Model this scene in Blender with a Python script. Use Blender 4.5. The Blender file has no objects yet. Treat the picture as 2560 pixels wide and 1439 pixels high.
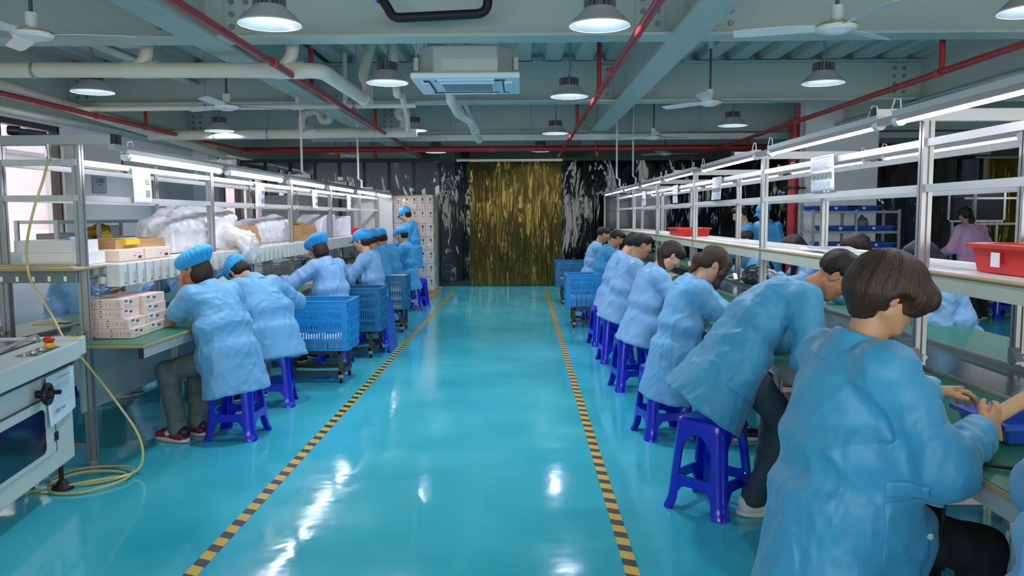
import bpy, bmesh, math, random
import numpy as np
from mathutils import Vector, Matrix, Euler
random.seed(7)
SC = bpy.context.scene
COL = SC.collection
PI = math.pi
def R(d): return math.radians(d)

# ------------------------------------------------------------------ camera
cam_d = bpy.data.cameras.new('camera'); cam = bpy.data.objects.new('camera', cam_d); COL.objects.link(cam)
cam_d.sensor_width = 36.0; cam_d.lens = 36.0 * 2000 / 2560; cam_d.clip_start = 0.05; cam_d.clip_end = 200
_p, _y, _r = R(5.1255), R(0.59745), R(0.3)
_f = Vector((-math.sin(_y) * math.cos(_p), math.cos(_y) * math.cos(_p), -math.sin(_p)))
_rt = Vector((math.cos(_y), math.sin(_y), 0)); _up = _rt.cross(_f)
_R = _rt * math.cos(_r) - _up * math.sin(_r); _U = _rt * math.sin(_r) + _up * math.cos(_r)
cam.matrix_world = Matrix(((_R.x, _U.x, -_f.x, 0), (_R.y, _U.y, -_f.y, 0), (_R.z, _U.z, -_f.z, 1.5), (0, 0, 0, 1)))
SC.camera = cam

# ------------------------------------------------------------------ world, exposure
W = bpy.data.worlds.new('daylight'); SC.world = W; W.use_nodes = True
_bg = W.node_tree.nodes['Background']
_bg.inputs['Color'].default_value = (1.0, 0.93, 0.92, 1); _bg.inputs['Strength'].default_value = 0.8
SC.view_settings.view_transform = 'Standard'; SC.view_settings.look = 'None'
SC.view_settings.gamma = 1.0; SC.view_settings.use_curve_mapping = False
SC.view_settings.exposure = 2.25
try:
    cy = SC.cycles
    cy.max_bounces = 8; cy.diffuse_bounces = 5; cy.glossy_bounces = 4; cy.transmission_bounces = 4
    cy.transparent_max_bounces = 12; cy.caustics_reflective = False; cy.caustics_refractive = False
    cy.sample_clamp_indirect = 6.0; cy.use_denoising = True; cy.use_light_tree = True
except Exception as e:
    print(e)
TUBE_E = 6.0      # emission of the bench tube lights
BAY_E = 60.0       # emission of the high bay lamps

# ------------------------------------------------------------------ materials
def lin(h):
    h = h.lstrip('#'); out = []
    for i in (0, 2, 4):
        c = int(h[i:i+2], 16) / 255
        out.append(c / 12.92 if c <= 0.04045 else ((c + 0.055) / 1.055) ** 2.4)
    return (*out, 1)
MATS = {}
# added fill light from behind the camera; no window is built there
_fl = bpy.data.lights.new('window_daylight', 'AREA'); _fl.shape = 'RECTANGLE'; _fl.size = 13.0; _fl.size_y = 1.7; _fl.energy = 70; _fl.color = (1.0, .97, .94)
_fo = bpy.data.objects.new('window_daylight', _fl); COL.objects.link(_fo); _fo.location = (2.0, -2.35, 1.75); _fo.rotation_euler = (math.pi / 2, 0, 0)

def mat(name, col, rough=0.5, metal=0.0, var=0.06, nscale=6.0, bump=0.0, bscale=40.0, spec=0.5, coat=0.0,
        emis=None, estr=0.0, trans=0.0, alpha=1.0, sheen=0.0, stretch=(1, 1, 1), sss=0.0):
    if name in MATS: return MATS[name]
    m = bpy.data.materials.new(name); m.use_nodes = True; nt = m.node_tree; b = nt.nodes['Principled BSDF']
    c = lin(col) if isinstance(col, str) else col
    b.inputs['Roughness'].default_value = rough; b.inputs['Metallic'].default_value = metal
    b.inputs['Specular IOR Level'].default_value = spec; b.inputs['Coat Weight'].default_value = coat
    b.inputs['Coat Roughness'].default_value = 0.08
    b.inputs['Alpha'].default_value = alpha; b.inputs['Transmission Weight'].default_value = trans
    b.inputs['Sheen Weight'].default_value = sheen
    if sss: b.inputs['Subsurface Weight'].default_value = sss; b.inputs['Subsurface Radius'].default_value = (0.012, 0.005, 0.003)
    tc = nt.nodes.new('ShaderNodeTexCoord'); mp = nt.nodes.new('ShaderNodeMapping'); mp.inputs['Scale'].default_value = stretch
    nt.links.new(tc.outputs['Object'], mp.inputs['Vector'])
    if var:
        n = nt.nodes.new('ShaderNodeTexNoise'); n.inputs['Scale'].default_value = nscale; n.inputs['Detail'].default_value = 4
        nt.links.new(mp.outputs['Vector'], n.inputs['Vector'])
        mix = nt.nodes.new('ShaderNodeMix'); mix.data_type = 'RGBA'
        mix.inputs['A'].default_value = tuple(x * (1 - var) for x in c[:3]) + (1,)
        mix.inputs['B'].default_value = tuple(min(1, x * (1 + var)) for x in c[:3]) + (1,)
        nt.links.new(n.outputs['Fac'], mix.inputs['Factor']); nt.links.new(mix.outputs['Result'], b.inputs['Base Color'])
    else: b.inputs['Base Color'].default_value = c
    if bump:
        n2 = nt.nodes.new('ShaderNodeTexNoise'); n2.inputs['Scale'].default_value = bscale; n2.inputs['Detail'].default_value = 3
        nt.links.new(mp.outputs['Vector'], n2.inputs['Vector'])
        bp = nt.nodes.new('ShaderNodeBump'); bp.inputs['Strength'].default_value = bump; bp.inputs['Distance'].default_value = 0.01
        nt.links.new(n2.outputs['Fac'], bp.inputs['Height']); nt.links.new(bp.outputs['Normal'], b.inputs['Normal'])
    if emis: b.inputs['Emission Color'].default_value = lin(emis); b.inputs['Emission Strength'].default_value = estr
    MATS[name] = m; return m

def film(name, tint, gloss=0.25, trans=(0.8, 0.85, 0.9), rough=0.04, wav=6.0, bumpd=0.03, diff=0.0, stretch=(1, 1, 1)):
    """thin clear sheet: see-through with wavy mirror reflections"""
    m = bpy.data.materials.new(name); m.use_nodes = True; nt = m.node_tree; nt.nodes.clear()
    out = nt.nodes.new('ShaderNodeOutputMaterial')
    tr = nt.nodes.new('ShaderNodeBsdfTransparent'); tr.inputs['Color'].default_value = (*trans, 1)
    gl = nt.nodes.new('ShaderNodeBsdfGlossy'); gl.inputs['Roughness'].default_value = rough; gl.inputs['Color'].default_value = lin(tint)
    df = nt.nodes.new('ShaderNodeBsdfDiffuse'); df.inputs['Color'].default_value = lin(tint)
    tc = nt.nodes.new('ShaderNodeTexCoord'); mp = nt.nodes.new('ShaderNodeMapping'); mp.inputs['Scale'].default_value = stretch
    nt.links.new(tc.outputs['Object'], mp.inputs['Vector'])
    n = nt.nodes.new('ShaderNodeTexNoise'); n.inputs['Scale'].default_value = wav; n.inputs['Detail'].default_value = 3; n.inputs['Distortion'].default_value = 0.6
    nt.links.new(mp.outputs['Vector'], n.inputs['Vector'])
    bp = nt.nodes.new('ShaderNodeBump'); bp.inputs['Strength'].default_value = 1.0; bp.inputs['Distance'].default_value = bumpd
    nt.links.new(n.outputs['Fac'], bp.inputs['Height'])
    for s in (gl, df): nt.links.new(bp.outputs['Normal'], s.inputs['Normal'])
    lw = nt.nodes.new('ShaderNodeLayerWeight'); nt.links.new(bp.outputs['Normal'], lw.inputs['Normal'])
    fr = nt.nodes.new('ShaderNodeMath'); fr.operation = 'POWER'; fr.inputs[1].default_value = 4.0; nt.links.new(lw.outputs['Facing'], fr.inputs[0])
    ad = nt.nodes.new('ShaderNodeMath'); ad.operation = 'ADD'; ad.use_clamp = True; ad.inputs[1].default_value = gloss + .04
    nt.links.new(fr.outputs[0], ad.inputs[0])
    m1 = nt.nodes.new('ShaderNodeMixShader'); nt.links.new(ad.outputs[0], m1.inputs['Fac'])
    nt.links.new(tr.outputs[0], m1.inputs[1]); nt.links.new(gl.outputs[0], m1.inputs[2])
    m2 = nt.nodes.new('ShaderNodeMixShader'); m2.inputs['Fac'].default_value = diff
    nt.links.new(m1.outputs[0], m2.inputs[1]); nt.links.new(df.outputs[0], m2.inputs[2])
    nt.links.new(m2.outputs[0], out.inputs['Surface'])
    MATS[name] = m; return m

# ------------------------------------------------------------------ objects
def tag(o, label=None, cat=None, group=None, kind=None):
    if label: o['label'] = label
    if cat: o['category'] = cat
    if group: o['group'] = group
    if kind: o['kind'] = kind
    return o
def thing(name, label, cat, loc=(0, 0, 0), rz=0.0, group=None):
    o = bpy.data.objects.new(name, None); COL.objects.link(o); o.empty_display_size = 0.1
    o.location = loc; o.rotation_euler = (0, 0, rz); return tag(o, label, cat, group)
def dup(root, loc, rz=None, label=None, group=None):
    r = root.copy(); COL.objects.link(r); r.location = loc
    if rz is not None: r.rotation_euler = (0, 0, rz)
    if label: r['label'] = label
    if group: r['group'] = group
    for ch in list(root.children):
        c = ch.copy(); COL.objects.link(c); c.parent = r
        for g in list(ch.children):
            d = g.copy(); COL.objects.link(d); d.parent = c
    return r
def woff(o):
    v = Vector((0, 0, 0))
    while o is not None:
        v = v + o.location; o = o.parent
    return v
class MB:
    def __init__(s): s.v = []; s.f = []; s.m = []; s.cur = 0
    def add(s, vs, fs):
        k = len(s.v); s.v += [tuple(p) for p in vs]; s.f += [tuple(i + k for i in f) for f in fs]; s.m += [s.cur] * len(fs); return s
    def box(s, c, d, rot=None):
        x, y, z = d[0] / 2, d[1] / 2, d[2] / 2
        vs = [Vector((a * x, b * y, e * z)) for e in (-1, 1) for b in (-1, 1) for a in (-1, 1)]
        if rot is not None: vs = [rot @ p for p in vs]
        c = Vector(c)
        return s.add([p + c for p in vs], [(0, 2, 3, 1), (4, 5, 7, 6), (0, 1, 5, 4), (2, 6, 7, 3), (0, 4, 6, 2), (1, 3, 7, 5)])
    def bx(s, x0, x1, y0, y1, z0, z1): return s.box(((x0 + x1) / 2, (y0 + y1) / 2, (z0 + z1) / 2), (abs(x1 - x0), abs(y1 - y0), abs(z1 - z0)))
    def cyl(s, a, b, r, r2=None, n=14, cap=True):
        a = Vector(a); b = Vector(b); r2 = r if r2 is None else r2; d = (b - a).normalized()
        u = d.orthogonal().normalized(); w = d.cross(u)
        vs = []
        for c, q in ((a, r), (b, r2)):
            for i in range(n): t = 2 * PI * i / n; vs.append(c + (u * math.cos(t) + w * math.sin(t)) * q)
        fs = [(i, (i + 1) % n, n + (i + 1) % n, n + i) for i in range(n)]
        if cap: fs += [tuple(range(n - 1, -1, -1)), tuple(range(n, 2 * n))]
        return s.add(vs, fs)
    def tube(s, pts, r, n=10, closed=False):
        P = [Vector(p) for p in pts]; N = len(P); u = None; vs = []
        for i, p in enumerate(P):
            d = (P[min(i + 1, N - 1)] - P[max(i - 1, 0)]).normalized()
            if u is None: u = d.orthogonal().normalized()
            u = (u - d * u.dot(d)).normalized(); w = d.cross(u)
            rr = r[i] if isinstance(r, (list, tuple)) else r
            for k in range(n): t = 2 * PI * k / n; vs.append(p + (u * math.cos(t) + w * math.sin(t)) * rr)
        fs = []
        for i in range(N - 1):
            for k in range(n): fs.append((i * n + k, i * n + (k + 1) % n, (i + 1) * n + (k + 1) % n, (i + 1) * n + k))
        fs += [tuple(range(n - 1, -1, -1)), tuple(range((N - 1) * n, N * n))]
        return s.add(vs, fs)
    def lathe(s, prof, c=(0, 0, 0), n=24):
        c = Vector(c); vs = []
        for r, z in prof:
            for k in range(n): t = 2 * PI * k / n; vs.append(c + Vector((r * math.cos(t), r * math.sin(t), z)))
        fs = [(i * n + k, i * n + (k + 1) % n, (i + 1) * n + (k + 1) % n, (i + 1) * n + k) for i in range(len(prof) - 1) for k in range(n)]
        return s.add(vs, fs)
    def prism(s, poly, origin, U, V, depth):
        """polygon in the U,V plane extruded along U x V by depth"""
        o = Vector(origin); U = Vector(U); V = Vector(V); N = U.cross(V).normalized() * depth; n = len(poly)
        vs = [o + U * a + V * b for a, b in poly]; vs += [p + N for p in vs]
        fs = [tuple(range(n - 1, -1, -1)), tuple(range(n, 2 * n))] + [(i, (i + 1) % n, n + (i + 1) % n, n + i) for i in range(n)]
        return s.add(vs, fs)
    def quad(s, a, b, c, d): return s.add([a, b, c, d], [(0, 1, 2, 3)])
    def build(s, name, m, parent=None, world=True, smooth=False, bevel=0.0, seg=2, kind=None):
        me = bpy.data.meshes.new(name)
        o = bpy.data.objects.new(name, me); COL.objects.link(o)
        V = [Vector(p) for p in s.v]
        if parent is not None:
            o.parent = parent
            if world:
                off = woff(parent); V = [p - off for p in V]
        elif world:
            lo = [min(p[i] for p in V) for i in range(3)]; hi = [max(p[i] for p in V) for i in range(3)]
            off = Vector(((lo[0] + hi[0]) / 2, (lo[1] + hi[1]) / 2, lo[2])); o.location = off; V = [p - off for p in V]
        me.from_pydata([tuple(p) for p in V], [], s.f)
        for q in (m if isinstance(m, (list, tuple)) else [m]): me.materials.append(q)
        if isinstance(m, (list, tuple)): me.polygons.foreach_set('material_index', s.m)
        if smooth: me.polygons.foreach_set('use_smooth', [True] * len(me.polygons)); 
        if smooth:
            try: me.set_sharp_from_angle(angle=R(35))
            except Exception: pass
        if bevel:
            md = o.modifiers.new('bevel', 'BEVEL'); md.width = bevel; md.segments = seg; md.limit_method = 'ANGLE'; md.angle_limit = R(40)
        if kind: o['kind'] = kind
        me.update(); return o
def arc(pts, r, n=6):
    """round the inner corners of a polyline"""
    P = [Vector(p) for p in pts]; out = [P[0]]
    for i in range(1, len(P) - 1):
        a = (P[i - 1] - P[i]); b = (P[i + 1] - P[i]); q = min(r, a.length * 0.49, b.length * 0.49)
        A = P[i] + a.normalized() * q; B = P[i] + b.normalized() * q
        for k in range(n + 1):
            t = k / n; out.append(A * (1 - t) ** 2 + P[i] * 2 * t * (1 - t) + B * t ** 2)
    out.append(P[-1]); return out

# common materials
M_alu = mat('aluminium', '#a9aaa9', 0.38, 0.7, 0.08, 3, stretch=(1, 1, 0.2))
M_aluW = mat('white_rail', '#c4c5c4', 0.4, 0.2, 0.05, 3)
M_steel = mat('zinc_steel', '#a9adac', 0.4, 0.6, 0.12, 5)
M_dark = mat('dark_plastic', '#17181a', 0.45)
M_black = mat('black_rubber', '#0c0c0d', 0.6)
M_white = mat('white_plastic', '#e8e8e6', 0.4, var=0.03)
M_paper = mat('paper', '#f1f1f6', 0.7, var=0.02)
M_ink = mat('ink', '#3a3d46', 0.8, var=0.1)
M_ink2 = mat('pale_ink', '#a5a8b8', 0.8, var=0.1)
M_photo = mat('printed_photo', '#7d8a82', 0.7, var=0.5, nscale=60)
M_red = mat('red_paint', '#a3262d', 0.35, var=0.08)
M_teal = mat('painted_steel', '#b4c4be', 0.45, var=0.05, nscale=2.0)
M_pvc = mat('cream_pvc', '#e0dccd', 0.35, var=0.04)
M_deck = mat('deck_steel', '#c0ccc8', 0.42, 0.3, 0.14, 3, stretch=(3, 0.3, 1))
# ================================================================== structure
def floor_mat():
    m = mat('cyan_epoxy', '#2fb6d2', 0.10, var=0.0, coat=0.0, spec=0.5); nt = m.node_tree; b = nt.nodes['Principled BSDF']
    tc = nt.nodes.new('ShaderNodeTexCoord')
    n = nt.nodes.new('ShaderNodeTexNoise'); n.inputs['Scale'].default_value = 1.1; n.inputs['Detail'].default_value = 6
    nt.links.new(tc.outputs['Object'], n.inputs['Vector'])
    cr = nt.nodes.new('ShaderNodeValToRGB'); e = cr.color_ramp.elements
    e[0].position = 0.3; e[0].color = lin('#36b2c8'); e[1].position = 0.72; e[1].color = lin('#55c8d8')
    nt.links.new(n.outputs['Fac'], cr.inputs['Fac']); nt.links.new(cr.outputs['Color'], b.inputs['Base Color'])
    n3 = nt.nodes.new('ShaderNodeTexNoise'); n3.inputs['Scale'].default_value = 2.2; n3.inputs['Detail'].default_value = 5
    nt.links.new(tc.outputs['Object'], n3.inputs['Vector'])
    mr = nt.nodes.new('ShaderNodeMapRange'); mr.inputs['From Min'].default_value = 0.35; mr.inputs['From Max'].default_value = 0.7
    mr.inputs['To Min'].default_value = 0.05; mr.inputs['To Max'].default_value = 0.17
    nt.links.new(n3.outputs['Fac'], mr.inputs['Value']); nt.links.new(mr.outputs['Result'], b.inputs['Roughness'])
    n2 = nt.nodes.new('ShaderNodeTexNoise'); n2.inputs['Scale'].default_value = 7.0; n2.inputs['Detail'].default_value = 2
    nt.links.new(tc.outputs['Object'], n2.inputs['Vector'])
    bp = nt.nodes.new('ShaderNodeBump'); bp.inputs['Strength'].default_value = 0.22; bp.inputs['Distance'].default_value = 0.006
    nt.links.new(n2.outputs['Fac'], bp.inputs['Height']); nt.links.new(bp.outputs['Normal'], b.inputs['Normal'])
    return m
M_wall = mat('wall_paint', '#dcdcdf', 0.6, var=0.03, nscale=1.5)
M_wallw = mat('white_wall_paint', '#ececec', 0.6, var=0.03, nscale=1.5)
M_out = mat('pale_render', '#e3d0d6', 0.8, var=0.03)
XL, XR, YB, YF = -6.0, 12.5, -2.5, 30.0
MB().bx(XL - .3, XR + .3, YB - .3, YF + .3, -0.12, 0).build('floor', floor_mat(), kind='structure')
# ceiling: corrugated deck, ribs run along the room
mb = MB(); z0, z1 = 3.46, 3.55; per = 0.39; x = XL - .3; prof = []
while x < XR + .3:
    prof += [(x, z0), (x + .2, z0), (x + .235, z1), (x + .355, z1)]; x += per
vs = [(a, YB - .3, c) for a, c in prof] + [(a, YF + .3, c) for a, c in prof]; n = len(prof)
mb.add(vs, [(i, i + 1, n + i + 1, n + i) for i in range(n - 1)])
o = mb.build('ceiling', M_deck, kind='structure'); sm = o.modifiers.new('thick', 'SOLIDIFY'); sm.thickness = 0.02; sm.offset = 1
# walls
def wall_openings(name, x0, x1, ya, yb, zt, holes, m):
    mb = MB(); y = ya
    for (a, b, c, d) in holes:
        mb.bx(x0, x1, y, a, 0, zt); mb.bx(x0, x1, a, b, 0, c); mb.bx(x0, x1, a, b, d, zt); y = b
    mb.bx(x0, x1, y, yb, 0, zt); return mb.build(name, m, kind='structure')
WIN = [(7.1, 10.57, 0.95, 2.69), (15.5, 19.2, 0.75, 2.69), (20.0, 24.0, 0.75, 2.69)]
wall_openings('wall_left', XL - .25, XL, YB, YF, 3.6, WIN, M_wall)
MB().bx(XR, XR + .25, YB, YF, 0, 3.6).build('wall_right', M_wall, kind='structure')
MB().bx(XL - .25, XR + .25, YB - .25, YB, 0, 3.6).build('wall_near', M_wallw, kind='structure')
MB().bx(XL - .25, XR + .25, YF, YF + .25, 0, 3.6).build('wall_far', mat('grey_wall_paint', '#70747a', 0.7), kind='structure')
M_frame = mat('window_frame', '#2c2a2b', 0.4)
M_glass = film('clear_glass', '#ffffff', 0.0, (0.96, 0.97, 0.97), 0.0, 1, 0.0)
for i, (a, b, c, d) in enumerate(WIN):
    mb = MB(); t = .07
    mull = [a, a + 2.25, b] if i == 0 else list(np.linspace(a, b, 5))
    for y in mull: mb.bx(XL - .16, XL - .04, max(a, y - t / 2), min(b, y + t / 2), c, d)
    mb.bx(XL - .16, XL - .04, a, b, c, c + t); mb.bx(XL - .16, XL - .04, a, b, d - t, d)
    w = mb.build('window_%d' % (i + 1), M_frame, kind='structure')
    MB().bx(XL - .11, XL - .10, a + .02, b - .02, c + .02, d - .02).build('pane', M_glass, w)
# building across the yard, seen through the windows
mb = MB(); mb.bx(-9.6, -9.3, 2, 34, -1, 1.28); mb.build('wall_outside_base', mat('cream_render', '#f2eede', 0.8), kind='structure')
mb = MB(); mb.bx(-9.6, -9.35, 2, 34, 1.28, 2.75)
for y in np.arange(3, 34, 1.6): mb.bx(-9.36, -9.28, y, y + .28, 1.28, 2.75)
mb.build('wall_outside', M_out, kind='structure')
mb = MB(); mb.bx(-9.7, -9.2, 2, 34, 2.75, 2.9)
for z in (3.1, 3.3, 3.5, 3.7): mb.bx(-9.5, -9.44, 2, 34, z, z + .07)
for y in np.arange(2, 34, .5): mb.bx(-9.5, -9.44, y, y + .07, 2.9, 3.8)
mb.build('trim_1', mat('railing_grey', '#b9bcc2', 0.6), kind='structure')
MB().bx(-12, XL - .25, 0, 36, -1.2, -1).build('ground_outside', mat('pale_concrete', '#c8c4c0', 0.9), kind='structure')
# partition wall of the room beyond, left half
MB().bx(XL, -1.5, 21.6, 21.8, 0, 3.5).build('wall_beyond', mat('beyond_grey', '#a9aaac', .6), kind='structure')
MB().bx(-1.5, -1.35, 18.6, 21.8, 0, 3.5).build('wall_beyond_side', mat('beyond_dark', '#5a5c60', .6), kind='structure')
# columns
def column(name, x0, x1, y0, y1, m=M_wallw, zt=3.46): return MB().bx(x0, x1, y0, y1, 0, zt).build(name, m, kind='structure', bevel=.01)
column('column_left', -6.0, -5.72, 14.75, 15.25)
column('column_right', 4.55, 5.72, 12.95, 13.4)
column('column_corner', 9.6, 10.2, 17.6, 18.2)
# steel beams
def ibeam_x(name, y, x0, x1, zb=2.95, w=0.26, h=0.5):
    mb = MB(); mb.bx(x0, x1, y - w / 2, y + w / 2, zb, zb + .025); mb.bx(x0, x1, y - .012, y + .012, zb + .02, zb + h); mb.bx(x0, x1, y - w / 2, y + w / 2, zb + h - .02, zb + h)
    o = mb.build(name, M_teal, kind='structure'); return o
def ibeam_y(name, x, y0, y1, zb=2.945, w=0.28, h=0.5):
    mb = MB(); mb.bx(x - w / 2, x + w / 2, y0, y1, zb, zb + .025); mb.bx(x - .012, x + .012, y0, y1, zb + .02, zb + h); mb.bx(x - w / 2, x + w / 2, y0, y1, zb + h - .02, zb + h)
    return mb.build(name, M_teal, kind='structure')
BY = [6.75, 10.5, 14.2, 17.9, 21.6]
for i, y in enumerate(BY):
    bo = ibeam_x('cross_beam', y, -6, XR)
    for xs in (-2.6, 1.37, 5.15, -5.95):
        for sd in (-1, 1):
            if abs(xs + 5.95) < .1 and sd < 0: continue
            xc = xs + sd * .3
            pl = MB(); pl.bx(xc - .12, xc + .12, y - .03, y - .012, 3.0, 3.42); pl.build('splice_plate', M_teal, bo)
            if i < 3:
                bl = MB()
                for dx in (-.06, .06):
                    for dz in (3.06, 3.16, 3.26, 3.36): bl.cyl((xc + dx, y - .03, dz), (xc + dx, y - .05, dz), .024, n=6)
                bl.build('bolts', mat('bolt_steel', '#8a9494', 0.4, 0.4), bo)
ibeam_y('long_beam', -2.6, YB, YF); ibeam_y('long_beam', 1.37, YB, YF)
ibeam_y('long_beam', 5.15, YB, YF, 2.9, .3, .6); ibeam_y('long_beam', -5.84, YB, YF, 2.72, .3, .74)
for x, y0, y1, z in ((-0.98, 6.76, 10.5, 3.18), (-0.78, 10.5, 13.4, 3.0), (-4.2, 6.76, 10.5, 3.2)):
    MB().bx(x - .07, x + .07, y0, y1, z, z + .02).bx(x - .006, x + .006, y0, y1, z, 3.46).build('ceiling_joist', M_teal, kind='structure')
# ceiling girt carrying cables
mb = MB(); mb.bx(-3.6, XR, 13.95, 14.05, 2.80, 2.90)
tr = mb.build('cable_tray', mat('galvanised', '#b7bfbf', 0.4, 0.4), None); tag(tr, 'long pale metal cable tray hanging under the third cross beam', 'cable tray')
for x in (-2.9, -1.2, .2, 1.6, 3.1, 4.5): MB().cyl((x, 14.0, 2.9), (x, 14.0, 3.45), .006, n=6).build('hanger_rod', M_steel, tr)
# ------------------------------------------------------------------ far partition: dark posts, clear film, yellow strips
YP = 17.25
M_post = mat('partition_post', '#23262a', 0.45)
M_film = film('clear_vinyl', '#c4c8cc', 0.02, (0.42, 0.44, 0.46), 0.05, 1.4, 0.05, stretch=(2.6, 1, .55))
M_film2 = film('clear_vinyl_smooth', '#dfe3e6', 0.05, (0.80, 0.82, 0.84), 0.05, 1.0, 0.03, stretch=(1.5, 1, .8))
mb = MB()
pxs = [-5.98 + .53 * k for k in range(9)] + [-1.10] + [.92] + [1.38 + .53 * k for k in range(16)] + [9.8]
for x in pxs: mb.bx(x - .03, x + .03, YP - .03, YP + .03, 0, 2.68)
mb.bx(-6, 10, YP - .035, YP + .035, 2.66, 2.74); mb.bx(-6, -1.07, YP - .035, YP + .035, 0, .13); mb.bx(.9, 10, YP - .035, YP + .035, 0, .13)
po = mb.build('wall_partition', M_post, kind='structure')
def wavy(x0, x1, z0, z1, y, amp, per, seed, m, name, parent, nz=14):
    rnd = random.Random(seed); nx = max(8, int((x1 - x0) / .05)); vs = []; ph = rnd.random() * 6
    for j in range(nz + 1):
        for i in range(nx + 1):
            u = i / nx; v = j / nz; x = x0 + (x1 - x0) * u
            dy = amp * (math.sin(x * 2 * PI / per + ph + 1.2 * math.sin(v * 5 + ph)) + .6 * math.sin(x * 2 * PI / per * 2.3 + v * 7) * v) * math.sin(PI * u) ** .5
            vs.append((x, y + dy, z0 + (z1 - z0) * v))
    fs = [(j * (nx + 1) + i, j * (nx + 1) + i + 1, (j + 1) * (nx + 1) + i + 1, (j + 1) * (nx + 1) + i) for j in range(nz) for i in range(nx)]
    return MB().add(vs, fs).build(name, m, parent, smooth=True)
for k, (a, b) in enumerate([(-5.98, -3.4), (-3.4, -1.72), (-1.72, -1.07), (.9, 1.38), (1.38, 2.97), (2.97, 5.6), (5.6, 9.8)]):
    wavy(a, b, .12, 2.67, YP - .05, .012, .8, k, M_film2 if k < 2 else M_film, 'vinyl_panel', po)
def strip_mat():
    m = film('yellow_pvc', '#d8c070', 0.045, (0.50, 0.40, 0.03), 0.06, 1.5, .07, diff=0.07, stretch=(6, 1, .5)); return m
M_strip = strip_mat()
def strip_curtain(x0, x1, y, z1, label):
    t = thing('strip_curtain', label, 'curtain', ((x0 + x1) / 2, y, 0))
    n = int((x1 - x0) / .135); rnd = random.Random(int(x0 * 10)); MB().bx(x0 - .3, x1 + .05, y - .04, y + .02, z1, z1 + .05).build('hanging_rail', mat('rail_steel', '#c3c8c8', .35, .5), t)
    for i in range(n):
        a = x0 + (x1 - x0) * i / n - .02; b = a + .19; dy = -.012 * (i % 2); tw = rnd.uniform(-.03, .03); vs = []
        for j in range(9):
            v = j / 8
            for q in range(5):
                u = q / 4; vs.append((a + (b - a) * u, y - .05 + dy + tw * (u - .5) * (1 - v) + .006 * math.cos((u - .5) * 5) + .008 * math.sin(v * 6 + i), .02 + (z1 - .02) * v))
        fs = [(j * 5 + q, j * 5 + q + 1, j * 5 + q + 6, j * 5 + q + 5) for j in range(8) for q in range(4)]
        MB().add(vs, fs).build('strip', M_strip, t, smooth=True)
    return t
strip_curtain(-1.05, .86, YP, 2.66, 'yellow strip curtain in the doorway at the end of the aisle')
strip_curtain(9.95, 12.1, YP, 2.66, 'yellow strip curtain far right behind the person in pink')
# distant racks and furniture in the dark room beyond are only hinted by two cabinets and a pallet stack
# ------------------------------------------------------------------ hazard tapes
def tape_mat():
    m = mat('hazard_tape', '#e0b020', 0.35, var=0); nt = m.node_tree; b = nt.nodes['Principled BSDF']
    tc = nt.nodes.new('ShaderNodeTexCoord'); sp = nt.nodes.new('ShaderNodeSeparateXYZ'); nt.links.new(tc.outputs['Object'], sp.inputs[0])
    ad = nt.nodes.new('ShaderNodeMath'); ad.operation = 'MULTIPLY_ADD'; ad.inputs[1].default_value = 0.45; nt.links.new(sp.outputs['X'], ad.inputs[0]); nt.links.new(sp.outputs['Y'], ad.inputs[2])
    mu = nt.nodes.new('ShaderNodeMath'); mu.operation = 'MULTIPLY'; mu.inputs[1].default_value = 1 / .152; nt.links.new(ad.outputs[0], mu.inputs[0])
    fr = nt.nodes.new('ShaderNodeMath'); fr.operation = 'FRACT'; nt.links.new(mu.outputs[0], fr.inputs[0])
    gt = nt.nodes.new('ShaderNodeMath'); gt.operation = 'GREATER_THAN'; gt.inputs[1].default_value = .54; nt.links.new(fr.outputs[0], gt.inputs[0])
    mx = nt.nodes.new('ShaderNodeMix'); mx.data_type = 'RGBA'; mx.inputs['A'].default_value = lin('#dfae1c'); mx.inputs['B'].default_value = lin('#26282c')
    nt.links.new(gt.outputs[0], mx.inputs['Factor']); nt.links.new(mx.outputs['Result'], b.inputs['Base Color']); return m
M_tape = tape_mat()
for x0, x1, lb in ((-1.405, -1.335, 'left striped hazard tape along the aisle floor by the crates'), (.46, .52, 'right striped hazard tape along the aisle floor by the stools')):
    o = MB().add([(x0 - .03, 1.5, .003), (x0 + .03, 1.5, .003), (x1 + .03, 16.2, .003), (x1 - .03, 16.2, .003), (x0 - .03, 1.5, 0), (x0 + .03, 1.5, 0), (x1 + .03, 16.2, 0), (x1 - .03, 16.2, 0)],
        [(0, 1, 2, 3), (4, 7, 6, 5), (0, 4, 5, 1), (2, 6, 7, 3), (0, 3, 7, 4), (1, 5, 6, 2)]).build('floor_tape', M_tape)
    tag(o, lb, 'floor marking tape')
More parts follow.
